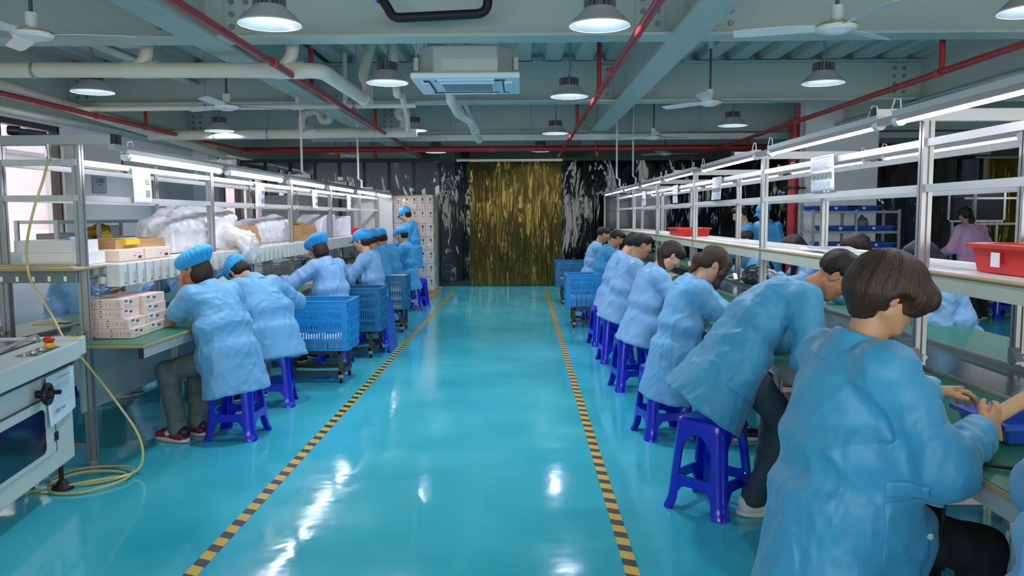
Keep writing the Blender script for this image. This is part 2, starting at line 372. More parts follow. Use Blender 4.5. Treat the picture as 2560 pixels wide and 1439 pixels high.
# ================================================================== ceiling services
M_bay = mat('lamp_grey', '#b9b9b5', 0.45, 0.1, .05)
M_refl = mat('lamp_reflector', '#9aa2a5', 0.25, 0.7, .03)
M_led = mat('lamp_led', '#ffffff', .5, var=0, emis='#eaf4ff', estr=BAY_E)
M_fin = mat('lamp_fin', '#7c7f80', .5, .3)
def make_bay(name, label, loc):
    t = thing(name, label, 'lamp', loc, 0, 'high bay lamps')
    MB().lathe([(.205, 0), (.21, .008), (.205, .014), (.115, .10), (.105, .115), (.0, .116)], n=32).build('shade', M_bay, t, world=False, smooth=True)
    pr = [(.203, .002)]
    for k in range(9): r = .203 - .012 * (k + 1); z = .002 + .0095 * (k + 1); pr += [(r + .004, z - .003), (r, z)]
    MB().lathe(pr, n=32).build('reflector', M_refl, t, world=False, smooth=True)
    MB().lathe([(.098, .084), (.0, .083)], n=24).build('led_panel', M_led, t, world=False)
    mb = MB(); mb.cyl((0, 0, .115), (0, 0, .19), .065)
    for k in range(20): a = 2 * PI * k / 20; mb.box((.085 * math.cos(a), .085 * math.sin(a), .155), (.045, .006, .08), Matrix.Rotation(a, 3, 'Z'))
    mb.cyl((0, 0, .19), (0, 0, .205), .1, .05, 20)
    mb.build('heat_sink', M_fin, t, world=False)
    mb = MB(); z = .205
    mb.cyl((0, 0, .2), (0, 0, .24), .012); mb.tube([(0, 0, .24), (.008, 0, .32), (-.006, .004, .4), (.004, 0, .5), (0, 0, 3.46 - loc[2])], .005, 6)
    mb.tube([(0, .01, .24), (.03, .01, .34), (.012, .01, .42), (.03, .0, 3.46 - loc[2])], .004, 6)
    mb.build('chain', mat('chain_steel', '#8c9090', .4, .5), t, world=False); return t
BAYS = [(-1.63, 5.35, 2.755, 'nearest high bay lamp left of the black pipe'), (.54, 5.5, 2.765, 'nearest high bay lamp right of the black pipe'),
        (-1.29, 7.95, 2.80, 'high bay lamp just left of the ceiling cassette'), (.54, 8.86, 2.79, 'high bay lamp just right of the ceiling cassette'),
        (-4.32, 8.2, 2.77, 'high bay lamp under the white drain pipe at the left'), (3.0, 8.08, 2.79, 'high bay lamp below the nearest right ceiling fan'),
        (-1.61, 12.3, 2.80, 'high bay lamp below the thin sloping white pipe'), (.56, 12.75, 2.79, 'high bay lamp beside the right red pipe, beyond the cassette'),
        (-4.42, 11.9, 2.77, 'small high bay lamp below the left fan, by the far drain pipe'), (3.09, 11.8, 2.79, 'small high bay lamp right of the second right fan'),
        (-1.68, 16.2, 2.78, 'far high bay lamp half hidden by the left of the red main pipe'), (.42, 16.4, 2.81, 'far high bay lamp half hidden by the right of the red main pipe'),
        (3.32, 5.35, 2.80, 'high bay lamp cut off by the top right corner')]
b0 = None
for i, (x, y, z, lb) in enumerate(BAYS): make_bay('high_bay_lamp', lb, (x, y, z))
# fans
M_fan = mat('fan_white', '#dfe6ea', .35, var=.02); M_gold = mat('fan_gold', '#c9b24a', .3, .6)
def make_fan(label, loc, rot):
    t = thing('ceiling_fan', label, 'fan', loc, rot, 'ceiling fans')
    MB().lathe([(0, 0), (.06, .004), (.075, .012), (.12, .022), (.135, .04), (.136, .05)], n=28).lathe([(.136, .06), (.11, .075), (.05, .085), (.0, .086)], n=28).build('motor', M_fan, t, world=False, smooth=True)
    MB().lathe([(.136, .05), (.139, .053), (.139, .057), (.136, .06)], n=28).build('gold_ring', M_gold, t, world=False, smooth=True)['label'] = 'gold ring'
    MB().cyl((0, 0, .085), (0, 0, .1), .03).cyl((0, 0, .1), (0, 0, .19), .042).cyl((0, 0, 3.36 - loc[2]), (0, 0, 3.46 - loc[2]), .03, .05).build('canopy', M_fan, t, world=False, smooth=True)
    MB().cyl((0, 0, .18), (0, 0, 3.4 - loc[2]), .013).build('downrod', mat('fan_rod', '#5d6264', .4, .4), t, world=False, smooth=True)
    for k in range(3):
        a = 2 * PI * k / 3; rm = Matrix.Rotation(a, 3, 'Z'); mb = MB(); vs = []
        for x, w, z in ((.12, .03, .052), (.2, .05, .052), (.3, .065, .054), (.6, .062, .056), (.68, .045, .056)):
            for s_ in (-1, 1):
                for dz in (-.002, .002): vs.append(rm @ Vector((x, s_ * w, z + dz + s_ * .012)))
        fs = []
        for i in range(4):
            q = i * 4; p = q + 4
            fs += [(q + 1, q + 3, p + 3, p + 1), (q, p, p + 2, q + 2), (q, q + 1, p + 1, p), (q + 2, p + 2, p + 3, q + 3)]
        fs += [(0, 2, 3, 1), (16, 17, 19, 18)]
        mb.add(vs, fs).build('blade', M_fan, t, world=False)
    return t
for x, y, r, lb in ((-3.36, 5.62, .2, 'nearest white ceiling fan at the upper left'), (2.16, 5.6, .7, 'nearest white ceiling fan at the upper right'), (-3.36, 9.3, .5, 'white ceiling fan by the thin drain pipe at the left'),
                 (2.15, 9.2, .15, 'second white ceiling fan on the right, on a long rod'), (-3.3, 12.5, .9, 'third white ceiling fan on the left'), (2.18, 13.2, .4, 'small white ceiling fan near the cable tray on the right'),
                 (-3.5, 16.7, .1, 'far left white ceiling fan at the partition'), (3.0, 16.7, .1, 'far right white ceiling fan at the partition')):
    make_fan(lb, (x, y, 2.72), r)
# cassette air conditioner
t = thing('ceiling_cassette', 'square white ceiling cassette air conditioner with grille in the middle', 'air conditioner', (-.47, 7.5, 2.69))
M_ac = mat('ac_white', '#dfe9f2', .35, var=.02); M_acb = mat('ac_body', '#a8b2b2', .45, .2)
mb = MB(); c = .42; k = .14
mb.prism([(-c + k, -c), (c - k, -c), (c, -c + k), (c, c - k), (c - k, c), (-c + k, c), (-c, c - k), (-c, -c + k)], (0, 0, .05), (1, 0, 0), (0, 1, 0), .24).build('case', M_acb, t, world=False, bevel=.01)
mb = MB(); mb.prism([(-.475, -.475), (.475, -.475), (.475, .475), (-.475, .475)], (0, 0, 0), (1, 0, 0), (0, 1, 0), .05).build('panel', M_ac, t, world=False, bevel=.015)
mb = MB(); mb.bx(-.24, .24, -.24, .24, -.012, 0).build('grille', M_ac, t, world=False)
mb = MB()
for i in range(26):
    for j in range(6): mb.bx(-.22 + i * .0172, -.22 + i * .0172 + .009, -.2 + j * .068, -.2 + j * .068 + .05, -.0135, -.011)
mb.build('grille_slots', M_dark, t, world=False)['label'] = 'dark grille slots'
for a in range(4):
    rm = Matrix.Rotation(a * PI / 2, 3, 'Z')
    mb = MB(); mb.box(rm @ Vector((0, -.37, -.006)), (.5, .075, .012), rm); mb.build('louvre', M_ac, t, world=False, bevel=.005)
    mb = MB(); mb.box(rm @ Vector((0, -.325, -.003)), (.56, .012, .008), rm); mb.box(rm @ Vector((.30, -.35, -.002)), (.09, .05, .006), rm).build('louvre_gap', mat('ac_shadow_grey', '#1d2226', .5), t, world=False)
mb = MB(); mb.bx(-.2, .28, -.425, -.421, .07, .17).build('service_cover', mat('ac_body2', '#b3bcbc', .4, .2), t, world=False)
for sx in (-1, 1):
    for sy in (-1, 1): MB().cyl((sx * .44, sy * .3, .1), (sx * .44, sy * .3, .77), .006, n=6).bx(sx * .44 - .02, sx * .44 + .02, sy * .3 - .02, sy * .3 + .02, .09, .2).build('hanger', M_acb, t, world=False)
# black insulated pipe
P = arc([(-1.3, 6.35, 3.47), (-1.02, 6.3, 3.12), (-.97, 6.3, 3.02), (-.24, 6.3, 3.05), (-.24, 6.3, 3.46)], .09)
t = thing('insulated_pipe', 'black foam insulated pipe looping below the nearest cross beam', 'pipe', (-.6, 6.3, 3.0))
MB().tube(P, .036, 14).build('pipe', M_black, t, smooth=True)
MB().tube([(-1.09, 6.31, 3.2), (-1.06, 6.305, 3.16)], .04, 14).build('blue_tape', mat('blue_tape', '#1f58c8', .4), t, smooth=True)['label'] = 'blue tape band'
# red sprinkler pipes
def red_pipe(label, pts, r, drops=(), clamps=()):
    t = thing('sprinkler_pipe', label, 'pipe', pts[0])
    MB().tube(pts, r, 14).build('pipe', M_red, t, smooth=True)
    for (x, y, z, zt) in drops:
        MB().cyl((x, y, z), (x, y, zt), .024).build('riser', M_red, t, smooth=True)
        MB().cyl((x, y, zt), (x, y, zt + .03), .018).cyl((x, y, zt + .03), (x, y, zt + .07), .008).cyl((x, y, zt + .07), (x, y, zt + .075), .02).build('sprinkler_head', mat('brass', '#9a9484', .35, .7), t)
    for (x, y, z, ax) in clamps:
        d = Vector((0, .03, 0)) if ax else Vector((.03, 0, 0))
        MB().cyl(Vector((x, y, z)) - d, Vector((x, y, z)) + d, r + .009, n=16).build('coupling', mat('red_coupling', '#b0453f', .4), t, smooth=True)
    return t
RZ = 2.75
red_pipe('red sprinkler pipe running along the left half of the aisle ceiling', [(-1.98, 1, RZ), (-2.05, 18.4, RZ)], .03, [(-2.02, 7.9, RZ, 3.12), (-2.03, 11.4, RZ, 3.3)], [(-1.99, 6.6, RZ, 1), (-2.02, 7.9, RZ, 1), (-2.03, 11.4, RZ, 1)])
red_pipe('red sprinkler pipe running along the right half of the aisle ceiling', [(.82, 1, RZ), (.81, 18.2, RZ)], .03, [(.81, 8.3, RZ, 3.25), (.81, 11.4, RZ, 3.3)], [(.81, 7.1, RZ, 1), (.81, 8.3, RZ, 1), (.81, 11.4, RZ, 1)])
red_pipe('red sprinkler pipe along the left windows', [(-5.2, 2, RZ), (-5.16, 15.2, RZ)], .03, [(-5.18, 11.2, RZ, 3.3)], [(-5.18, 9.9, RZ, 1), (-5.18, 11.2, RZ, 1)])
red_pipe('red sprinkler pipe above the right workbench', [(3.73, 2, RZ), (3.74, 18, RZ)], .03, [(3.73, 7.25, RZ, 3.2), (3.73, 10.9, RZ, 3.3)], [(3.73, 7.3, RZ, 1), (3.73, 10.9, RZ, 1)])
t = red_pipe('thick red main pipe crossing the ceiling before the partition', [(-5.3, 15.3, 2.77), (XR, 15.3, 2.77)], .055, [], [(-2.0, 15.3, 2.77, 0), (-.55, 15.3, 2.77, 0), (.81, 15.3, 2.77, 0), (-.48, 15.3, 2.77, 0)])
for x in (-3.45, -2.75, 1.45, 4.3):
    MB().bx(x - .03, x + .03, 15.22, 15.38, 2.62, 2.70).bx(x - .03, x - .01, 15.24, 15.26, 2.62, 3.45).build('bracket', M_red, t)
t = thing('sprinkler_riser', 'thick vertical red pipe in front of the white column', 'pipe', (4.36, 12.9, 0))
MB().cyl((4.36, 12.9, 0), (4.36, 12.9, 3.0), .085, n=20).build('pipe', M_red, t, smooth=True)
MB().cyl((4.36, 12.9, 1.9), (4.36, 12.9, 1.95), .1, n=20).bx(4.2, 4.56, 12.88, 12.92, 1.91, 1.94).build('clamp', M_dark, t)
# pvc drain pipes
def pvc(label, pts, r, fit=(), hang=(), extra=()):
    t = thing('drain_pipe', label, 'pipe', pts[0]); MB().tube(arc(pts, r * 2.2), r, 16).build('pipe', M_pvc, t, smooth=True)
    for a, b in fit: MB().cyl(a, b, r + .008, n=18).build('socket_joint', M_pvc, t, smooth=True)
    for p in hang: MB().cyl(p, (p[0], p[1], 3.45), .005, n=6).cyl((p[0] - .012, p[1], p[2]), (p[0] + .012, p[1], p[2]), r + .006, n=16).build('hanger', M_steel, t)
    for q, rr in extra: MB().tube(arc(q, rr * 2.2), rr, 14).build('branch', M_pvc, t, smooth=True)
    return t
pvc('large cream drain pipe at the upper left with a bend towards the back', [(-6, 7.2, 2.83), (-1.75, 7.2, 2.79), (-1.72, 9.1, 2.80)], .068,
    [((-3.5, 7.2, 2.81), (-3.2, 7.2, 2.81)), ((-2.16, 7.2, 2.795), (-1.9, 7.2, 2.795)), ((-1.72, 8.9, 2.80), (-1.72, 9.15, 2.80))], [(-4.3, 7.2, 2.81), (-1.72, 8.6, 2.8)],
    [([(-3.42, 7.2, 2.81), (-3.3, 7.2, 2.9), (-3.3, 7.22, 3.06), (-3.62, 7.24, 3.06), (-3.66, 7.24, 3.46)], .058), ([(-2.1, 7.2, 2.80), (-2.0, 7.2, 2.92), (-2.0, 7.2, 3.46)], .058),
     ([(-1.72, 9.1, 2.80), (-1.72, 9.25, 2.85), (-1.72, 9.25, 3.0), (-1.78, 9.25, 3.1), (-1.68, 9.25, 3.46)], .062)])
pvc('thin cream drain pipe crossing below the second cross beam', [(-5.5, 9.8, 2.82), (-1.25, 9.8, 2.84)], .033, [((-2.75, 9.8, 2.832), (-2.6, 9.8, 2.832))], [(-3.8, 9.8, 2.83), (-2.0, 9.8, 2.84)],
    [([(-2.68, 9.8, 2.83), (-2.68, 9.8, 3.0), (-2.5, 9.8, 3.02)], .03), ([(-2.1, 9.8, 2.84), (-2.1, 9.8, 3.46)], .03)])
pvc('large cream drain pipe further back with a trap above it', [(-5.6, 12.2, 2.74), (-1.55, 12.2, 2.77)], .075, [((-3.35, 12.2, 2.76), (-3.1, 12.2, 2.76)), ((-1.9, 12.2, 2.77), (-1.7, 12.2, 2.77))], [(-4.6, 12.2, 2.75), (-3.8, 12.2, 2.75)],
    [([(-3.28, 12.2, 2.77), (-3.28, 12.2, 3.06), (-3.02, 12.2, 3.1), (-2.98, 12.2, 2.94), (-2.86, 12.2, 2.94), (-2.84, 12.2, 3.46)], .06), ([(-1.78, 12.2, 2.77), (-1.72, 12.2, 2.95), (-1.84, 12.2, 3.02), (-1.8, 12.2, 3.16), (-1.7, 12.2, 3.46)], .06)])
pvc('cream drain pipe sloping down along the upper left wall', [(-5.52, 6, 3.02), (-5.52, 15, 2.66)], .07)
pvc('slim white pipe sloping away beneath the lamp left of the cassette', [(-1.32, 8.6, 3.3), (-1.3, 8.6, 2.78), (-1.3, 9.0, 2.85), (-1.58, 11.4, 2.93), (-1.58, 11.45, 2.7)], .04, [((-1.56, 11.2, 2.92), (-1.575, 11.35, 2.925))])
pvc('cream capped hose pipe hanging behind the cassette', [(-.75, 8.6, 3.46), (-.75, 8.8, 2.76), (-.72, 9.6, 2.70), (-.60, 9.9, 2.66), (-.56, 11.2, 2.55)], .05, [((-.58, 10.4, 2.617), (-.575, 10.6, 2.60))], [(-.585, 10.3, 2.622)])
# conduits dropping to the benches
for x, y, zb, lb in ((-3.03, 11.2, 1.95, 'white conduit dropping to the left bench, nearer one'), (-2.55, 12.7, 1.92, 'white conduit dropping to the left bench, farther one'), (1.62, 13.5, 1.95, 'white conduit dropping to the right bench, left one'), (1.96, 14.0, 2.0, 'white conduit with a jog dropping to the right bench')):
    P = [(x, y, 3.4), (x, y, zb + .18), (x + .05, y, zb + .15), (x + .05, y, zb)]
    o = MB().tube(P, .016, 8).build('conduit', M_white, None, smooth=True); tag(o, lb, 'conduit')
# emergency twin lamp on the left wall
t = thing('emergency_light', 'white twin head emergency light on the left wall', 'emergency light', (-5.95, 13.2, 2.35))
MB().bx(-5.99, -5.9, 13.0, 13.5, 2.3, 2.42).build('battery_box', M_white, t, bevel=.01)
for y in (12.95, 13.5): MB().lathe([(0, -.06), (.045, -.05), (.065, 0), (.05, .05), (0, .06)], (-5.85, y, 2.5), 16).cyl((-5.9, y, 2.4), (-5.87, y, 2.46), .012).build('lamp_head', mat('lamp_lens', '#d8d8d8', .15), t, smooth=True)
# ================================================================== assembly benches
M_green = mat('green_mat', '#2a7a5e', 0.35, var=.05, nscale=3)
M_belt = mat('conveyor_belt_green', '#2f5f52', 0.22, var=.08, nscale=2, coat=.2)
M_edge = mat('wood_edge', '#b59a6e', 0.5, var=.1, nscale=20)
M_board = mat('white_board', '#e6e2e2', 0.45, var=.03)
M_apron = mat('cream_apron', '#c6c9b8', 0.45, var=.04)
M_sheet = mat('sheet_metal', '#b3bcba', 0.3, 0.35, .08, 2)
M_tube = mat('tube_glow', '#ffffff', .4, var=0, emis='#f6f4ff', estr=TUBE_E)
M_sock = mat('socket_white', '#dcdcd8', .4, var=.03)
def profile_post(mb, x, y, z0, z1, s=.05):
    a = s / 2
    for dx in (-1, 1):
        for dy in (-1, 1): mb.box((x + dx * a * .58, y + dy * a * .58, (z0 + z1) / 2), (a * .78, a * .78, z1 - z0))
    mb.box((x, y, (z0 + z1) / 2), (s * .55, s * .55, z1 - z0))
def bench(label, loc, sgn, xf, xb, xe, xbe, ys, y0, y1, ztab, zshelf, hid):
    """sgn -1: left line. xf posts at the aisle, xb posts at the far side, xe/xbe table edges"""
    t = thing('assembly_bench', label, 'workbench', loc)
    for k, y in enumerate(ys):
        for x in (xf, xb):
            mb = MB(); profile_post(mb, x, y, .03, 1.93); mb.cyl((x, y, 0), (x, y, .03), .03)
            p = mb.build('post', M_alu, t)
            mb = MB(); s2 = -1 if x == xf else 1
            mb.prism([(0, 0), (.07, 0), (.07, .012), (.02, .07), (0, .07)], (x - .02, y - .025, ztab + .03), (0, -1, 0), (0, 0, 1), .04).cyl((x + .0, y - .05, ztab + .06), (x + .0, y - .065, ztab + .06), .012).build('corner_bracket', M_steel, p)
        for x in (xe - .2 * np.sign(xe - xf), xbe - .2 * np.sign(xbe - xb)):
            mb = MB(); profile_post(mb, x + (.0 if k else 0), y + .75, .0, ztab - .04, .045); mb.build('leg', M_alu, t)
        a, b = (xf + .25, xb - .25) if xf > xb else (xf - .25, xb + .25)
        MB().bx(min(a, b), max(a, b), y - .022, y + .022, 1.93, 1.985).build('cross_beam', M_alu, t)
        for e in (a, b): MB().bx(e - .006, e + .006, y - .024, y + .024, 1.925, 1.99).build('end_cap', M_dark, t)
        MB().bx(min(xf, xb), max(xf, xb), y - .018, y + .018, .1, .14).build('floor_rail', M_alu, t)
    for x in (xf, xb):
        for z, h in ((1.83, .035), (1.62, .035)): MB().bx(x - .013, x + .013, y0, y1, z - h / 2, z + h / 2).build('rail', M_aluW, t)
    for x in (xf + (.25 if xf > xb else -.25), xb - (.25 if xf > xb else -.25)):
        MB().bx(x - .02, x + .02, y0 - .05, y1, 1.90, 1.93).build('light_rail', M_alu, t)
    lo, hi = min(xf, xb), max(xf, xb)
    # tables and belt
    for a, b, ysh in ((xf, xe, 0), (xb, xbe, 0)):
        a0, b0 = min(a, b), max(a, b)
        MB().bx(a0, b0, y0 - .08, y1, ztab - .025, ztab - .002).build('tabletop', M_edge, t, bevel=.006)
        MB().bx(a0 + .004, b0 - .004, y0 - .076, y1, ztab - .002, ztab).build('green_mat', M_green, t)
        e = b if abs(b) < abs(a) or True else a
        ins = -.03 if b > a else .03
        MB().bx(b + ins - .012, b + ins + .012, y0 - .07, y1, ztab - .085, ztab - .025).build('apron', M_aluW, t)
        MB().bx(b + ins - .015, b + ins + .015, y0 - .078, y0 - .07, ztab - .088, ztab - .025).build('apron_cap', M_dark, t)
    MB().bx(lo + .02, hi - .02, y0 - .05, y1, ztab - .03, ztab - .012).build('conveyor_belt', M_belt, t)
    for x in (lo + .015, hi - .015): MB().bx(x - .012, x + .012, y0 - .05, y1, ztab - .03, ztab + .012).bx(x - .004, x + .004, y0 - .05, y1, ztab + .012, ztab + .016).build('belt_rail', M_alu, t)
    for x in (lo + .005, hi - .005): MB().bx(x - .004, x + .004, y0 - .05, y1, ztab - .42, ztab - .03).build('belt_side_panel', M_sheet, t)
    MB().bx(lo, hi, y0 - .06, y0 - .045, ztab - .25, ztab - .02).build('belt_end_plate', M_sheet, t)
    # upper shelf
    MB().bx(lo - .03, hi + .03, y0 - .1, y1, zshelf - .022, zshelf - .002).build('shelf', M_edge, t, bevel=.008)
    MB().bx(lo - .02, hi + .02, y0 - .09, y1, zshelf - .002, zshelf).build('shelf_top', M_board, t)['label'] = 'white shelf surface'
    return t
LB = bench('long aluminium assembly bench on the left with green tables and an upper shelf', (-2.85, 4.75, 0), -1, -2.62, -3.09, -2.21, -3.52, [4.76, 6.78, 9.15, 11.07, 13.06, 14.75], 4.72, 14.8, .76, 1.215, 0)
RBN = bench('long aluminium assembly bench on the right with a white shelf and belt', (2.1, 3.8, 0), 1, 1.9, 2.37, 1.28, 2.9, [1.4, 3.8, 6.28, 8.74, 11.1, 13.4, 15.6], .9, 15.9, .77, 1.245, 0)
# cream aprons below the right shelf
for x in (1.885, 2.385): MB().bx(x - .008, x + .008, .9, 15.9, 1.155, 1.222).build('shelf_apron', M_apron, RBN)
# white end panel of the left bench
MB().bx(-3.2, -2.35, 14.80, 14.82, 1.0, 1.9).build('end_panel', M_white, LB)
# white socket boxes hung along the left shelf
k = 0; y = 4.93
MB().bx(-2.585, -2.565, 4.86, 14.8, 1.10, 1.14).build('socket_rail', M_aluW, LB)
while y < 14.7:
    d = .12 if y < 6.3 else .145
    mb = MB(); mb.bx(-2.57, -2.485, y, y + .092, 1.075, 1.215)
    so = mb.build('socket_box', M_sock, LB, bevel=.004)
    if k < 26:
        MB().cyl((-2.485, y + .066, 1.10), (-2.482, y + .066, 1.165), .006, .003, 8).bx(-2.486, -2.483, y + .052, y + .08, 1.088, 1.10).build('switch', M_steel, so)
    y += d; k += 1
# dark underside strip with hooks along the near end of the left shelf
MB().bx(-3.5, -2.64, 4.66, 4.70, 1.21, 1.232).build('front_board', M_edge, LB)
MB().bx(-3.5, -2.64, 4.70, 4.71, 1.12, 1.20).build('cable_strip', mat('grey_strip', '#6f7a78', .5), LB)
for i in range(9): MB().cyl((-3.45 + i * .095, 4.69, 1.13), (-3.45 + i * .095, 4.69, 1.16), .010, n=8).build('cable_clip', M_white, LB)
# near cross rails that run left from the first post
for z in (1.83, 1.62): MB().bx(-3.9, -2.64, 4.745, 4.775, z - .018, z + .018).build('rail', M_aluW, LB)
MB().bx(-3.9, -2.38, 4.70, 4.745, 1.93, 1.985).build('cross_beam', M_alu, LB)
MB().bx(-2.385, -2.37, 4.695, 4.75, 1.92, 1.99).build('end_cap', M_dark, LB)

# ------------------------------------------------------------------ tube lights
def make_tube(label, loc, L, on, grp):
    t = thing('tube_light', label, 'tube light', loc, 0, grp)
    MB().bx(-.022, .022, 0, L, .018, .045).build('housing', M_aluW, t, world=False)
    MB().cyl((0, .04, 0), (0, L - .04, 0), .017, n=12).build('tube', M_tube if on else M_white, t, world=False, smooth=True)
    for y in (.0, L - .045): MB().cyl((0, y, 0), (0, y + .045, 0), .024, n=12).build('end_cap', M_white, t, world=False, smooth=True)
    for y in (.04, L - .041): MB().tube([(0, y, .03), (0, y + .01, .09), (0, y + .06, .10), (0, y + .1, .05)], .003, 6).build('wire', M_white, t, world=False)
    return t
NUM = ['nearest', 'second', 'third', 'fourth', 'fifth', 'sixth', 'seventh', 'eighth']
LT = [(4.82, 1.55), (6.50, 1.5), (8.2, 1.5), (9.9, 1.5), (11.6, 1.5), (13.2, 1.5)]
for i, (y, L) in enumerate(LT):
    make_tube('%s lit tube light along the aisle side of the left bench' % NUM[i], (-2.37, y, 1.865), L, True, 'tube lights of the left bench')
for i, (y, L) in enumerate(LT[:6]):
    make_tube('%s unlit tube light over the window side of the left bench' % NUM[i], (-3.34, y + .3, 1.865), L, False, 'unlit tube lights of the left bench')
RT = [(.95, 1.3), (2.3, 1.3) , (3.72, 1.9) if False else (3.66, 1.35), (5.55, 1.45), (7.3, 1.4), (9.0, 1.4), (10.7, 1.4), (12.4, 1.35), (13.95, 1.3)]
RT = [(2.15, 1.5), (4.05, 1.5), (5.72, 1.55), (7.62, 1.5), (9.35, 1.5), (11.1, 1.5), (12.8, 1.4), (14.3, 1.2)]
RT[0] = (1.95, 1.62); RT[1] = (3.72, 1.62); RT[2] = (5.62, 1.66)
for i, (y, L) in enumerate(RT):
    make_tube('%s lit tube light along the aisle side of the right bench' % NUM[i], (1.65, y, 1.905), L, True, 'tube lights of the right bench')
    make_tube('%s lit tube light over the far side of the right bench' % NUM[i], (2.62, y + .5, 1.905), L, True, 'far tube lights of the right bench')

# ------------------------------------------------------------------ stools
def stool_mesh():
    m = mat('blue_stool', '#1626c9', .22, var=.03, coat=.3)
    H, a, b, th, rr = .475, .132, .174, .016, .045
    t = thing('plastic_stool', 'blue plastic stool', 'stool', (0, 0, 0), 0, 'blue plastic stools')
    def hw(z): return b + (a - b) * z / H
    def ring(z, off=0, n=6):
        w = hw(z) - off; r = max(.008, rr - off); P = []
        for q in range(4):
            cx = (w - r) * (1 if q in (0, 3) else -1); cy = (w - r) * (1 if q in (0, 1) else -1)
            for i in range(n + 1): t_ = PI / 2 * (q + i / n); P.append((cx + r * math.cos(t_), cy + r * math.sin(t_)))
        return P
    # seat
    mb = MB(); lev = [(H - .07, .0), (H - .02, -.004), (H - .006, .002), (H, .014)]; vs = []
    n = len(ring(0))
    for z, off in lev: vs += [(x, y, z) for x, y in ring(z, off)]
    fs = [(j * n + i, j * n + (i + 1) % n, (j + 1) * n + (i + 1) % n, (j + 1) * n + i) for j in range(3) for i in range(n)]
    fs.append(tuple(range(3 * n, 4 * n))); mb.add(vs, fs)
    vs = [(x, y, H - .07) for x, y in ring(H - .07)] + [(x, y, H - .07) for x, y in ring(H - .07, th)] + [(x, y, H - .02) for x, y in ring(H - .03, th)]
    fs = [((i + 1) % n, i, n + i, n + (i + 1) % n) for i in range(n)] + [(n + (i + 1) % n, n + i, 2 * n + i, 2 * n + (i + 1) % n) for i in range(n)] + [tuple(range(3 * n - 1, 2 * n - 1, -1))]
    mb.add(vs, fs); mb.build('seat', m, t, world=False, smooth=True)
    # legs: L-shaped corner channels, flared at the foot; width grows into arches at the top
    def legw(z):
        if z > H - .16: k = (z - (H - .16)) / .09; return .062 + .075 * min(1, k) ** 2.2
        if z < .13 and z > .09: return .066 + .03 * (z - .09) / .04
        if z <= .09: return .066
        return .062 + (.034 * max(0, 1 - (z - .13) / .05))
    zs = [0, .012, .03, .06, .09, .11, .13, .15, .18, .24, .30, .315, .335, .355, .375, .39, H - .07]
    for q in range(4):
        rm = Matrix.Rotation(q * PI / 2, 3, 'Z'); vs = []; fs = []
        for z in zs:
            w = hw(z) + (.010 if z < .02 else (.004 if z < .04 else 0)); L = min(legw(z), w - .001); r = rr; row = []
            row.append((w, w - L)); row.append((w, w - r - (L - r) * .0 if L > r else w - r))
            for i in range(1, 6): t_ = PI / 2 * i / 6; row.append((w - r + r * math.cos(t_), w - r + r * math.sin(t_)))
            row.append((w - r, w)); row.append((w - L, w))
            inner = [((x - th) if k < 5 else x, (y - th) if k > 3 else y) for k, (x, y) in enumerate(row)]
            inner[0] = (w - th, w - L); inner[-1] = (w - L, w - th)
            for x, y in row + inner[::-1]: vs.append(rm @ Vector((x, y, z)))
        k = 18
        k = len(vs) // len(zs)
        for j in range(len(zs) - 1):
            for i in range(k): fs.append((j * k + i, j * k + (i + 1) % k, (j + 1) * k + (i + 1) % k, (j + 1) * k + i))
        fs += [tuple(range(k - 1, -1, -1)), tuple(range((len(zs) - 1) * k, len(zs) * k))]
        MB().add(vs, fs).build('leg', m, t, world=False, smooth=True)
        # rung between legs with an arched lower edge
        vs = []; fs = []; N = 12; w0 = hw(.15)
        for i in range(N + 1):
            u = -1 + 2 * i / N; x = u * (w0 - .055)
            lowz = .085 + .045 * (1 - abs(u) ** 6); topz = .18 + .02 * abs(u) ** 8
            for z in (lowz, topz):
                for off in (0, th): vs.append(rm @ Vector((x, hw(z) - off - .001, z)))
        for i in range(N):
            p = i * 4; s_ = p + 4
            fs += [(p, s_, s_ + 2, p + 2), (p + 1, p + 3, s_ + 3, s_ + 1), (p + 2, s_ + 2, s_ + 3, p + 3), (p, p + 1, s_ + 1, s_)]
        MB().add(vs, fs).build('rung', m, t, world=False, smooth=True)
    return t
STOOL = stool_mesh(); _st = [True]
def stool(x, y, rz, label):
    if _st[0]: _st[0] = False; STOOL.location = (x, y, 0); STOOL.rotation_euler = (0, 0, R(rz)); STOOL['label'] = label; return STOOL
    return dup(STOOL, (x, y, 0), R(rz), label)
# ================================================================== smooth bodies from distance fields
_rng = np.random.RandomState(3); _LAT = _rng.rand(32, 32, 32).astype(np.float32)
def vnoise(x, y, z):
    xi = np.floor(x).astype(np.int32); yi = np.floor(y).astype(np.int32); zi = np.floor(z).astype(np.int32)
    fx = x - xi; fy = y - yi; fz = z - zi
    fx = fx * fx * (3 - 2 * fx); fy = fy * fy * (3 - 2 * fy); fz = fz * fz * (3 - 2 * fz)
    x0 = xi & 31; y0 = yi & 31; z0 = zi & 31; x1 = (xi + 1) & 31; y1 = (yi + 1) & 31; z1 = (zi + 1) & 31
    L = _LAT
    a = L[x0, y0, z0] * (1 - fx) + L[x1, y0, z0] * fx; b = L[x0, y1, z0] * (1 - fx) + L[x1, y1, z0] * fx
    c = L[x0, y0, z1] * (1 - fx) + L[x1, y0, z1] * fx; d = L[x0, y1, z1] * (1 - fx) + L[x1, y1, z1] * fx
    return (a * (1 - fy) + b * fy) * (1 - fz) + (c * (1 - fy) + d * fy) * fz
def V3(p): return np.array(p, dtype=np.float32)
def nrm(v): v = np.array(v, dtype=np.float64); return v / (np.linalg.norm(v) + 1e-12)
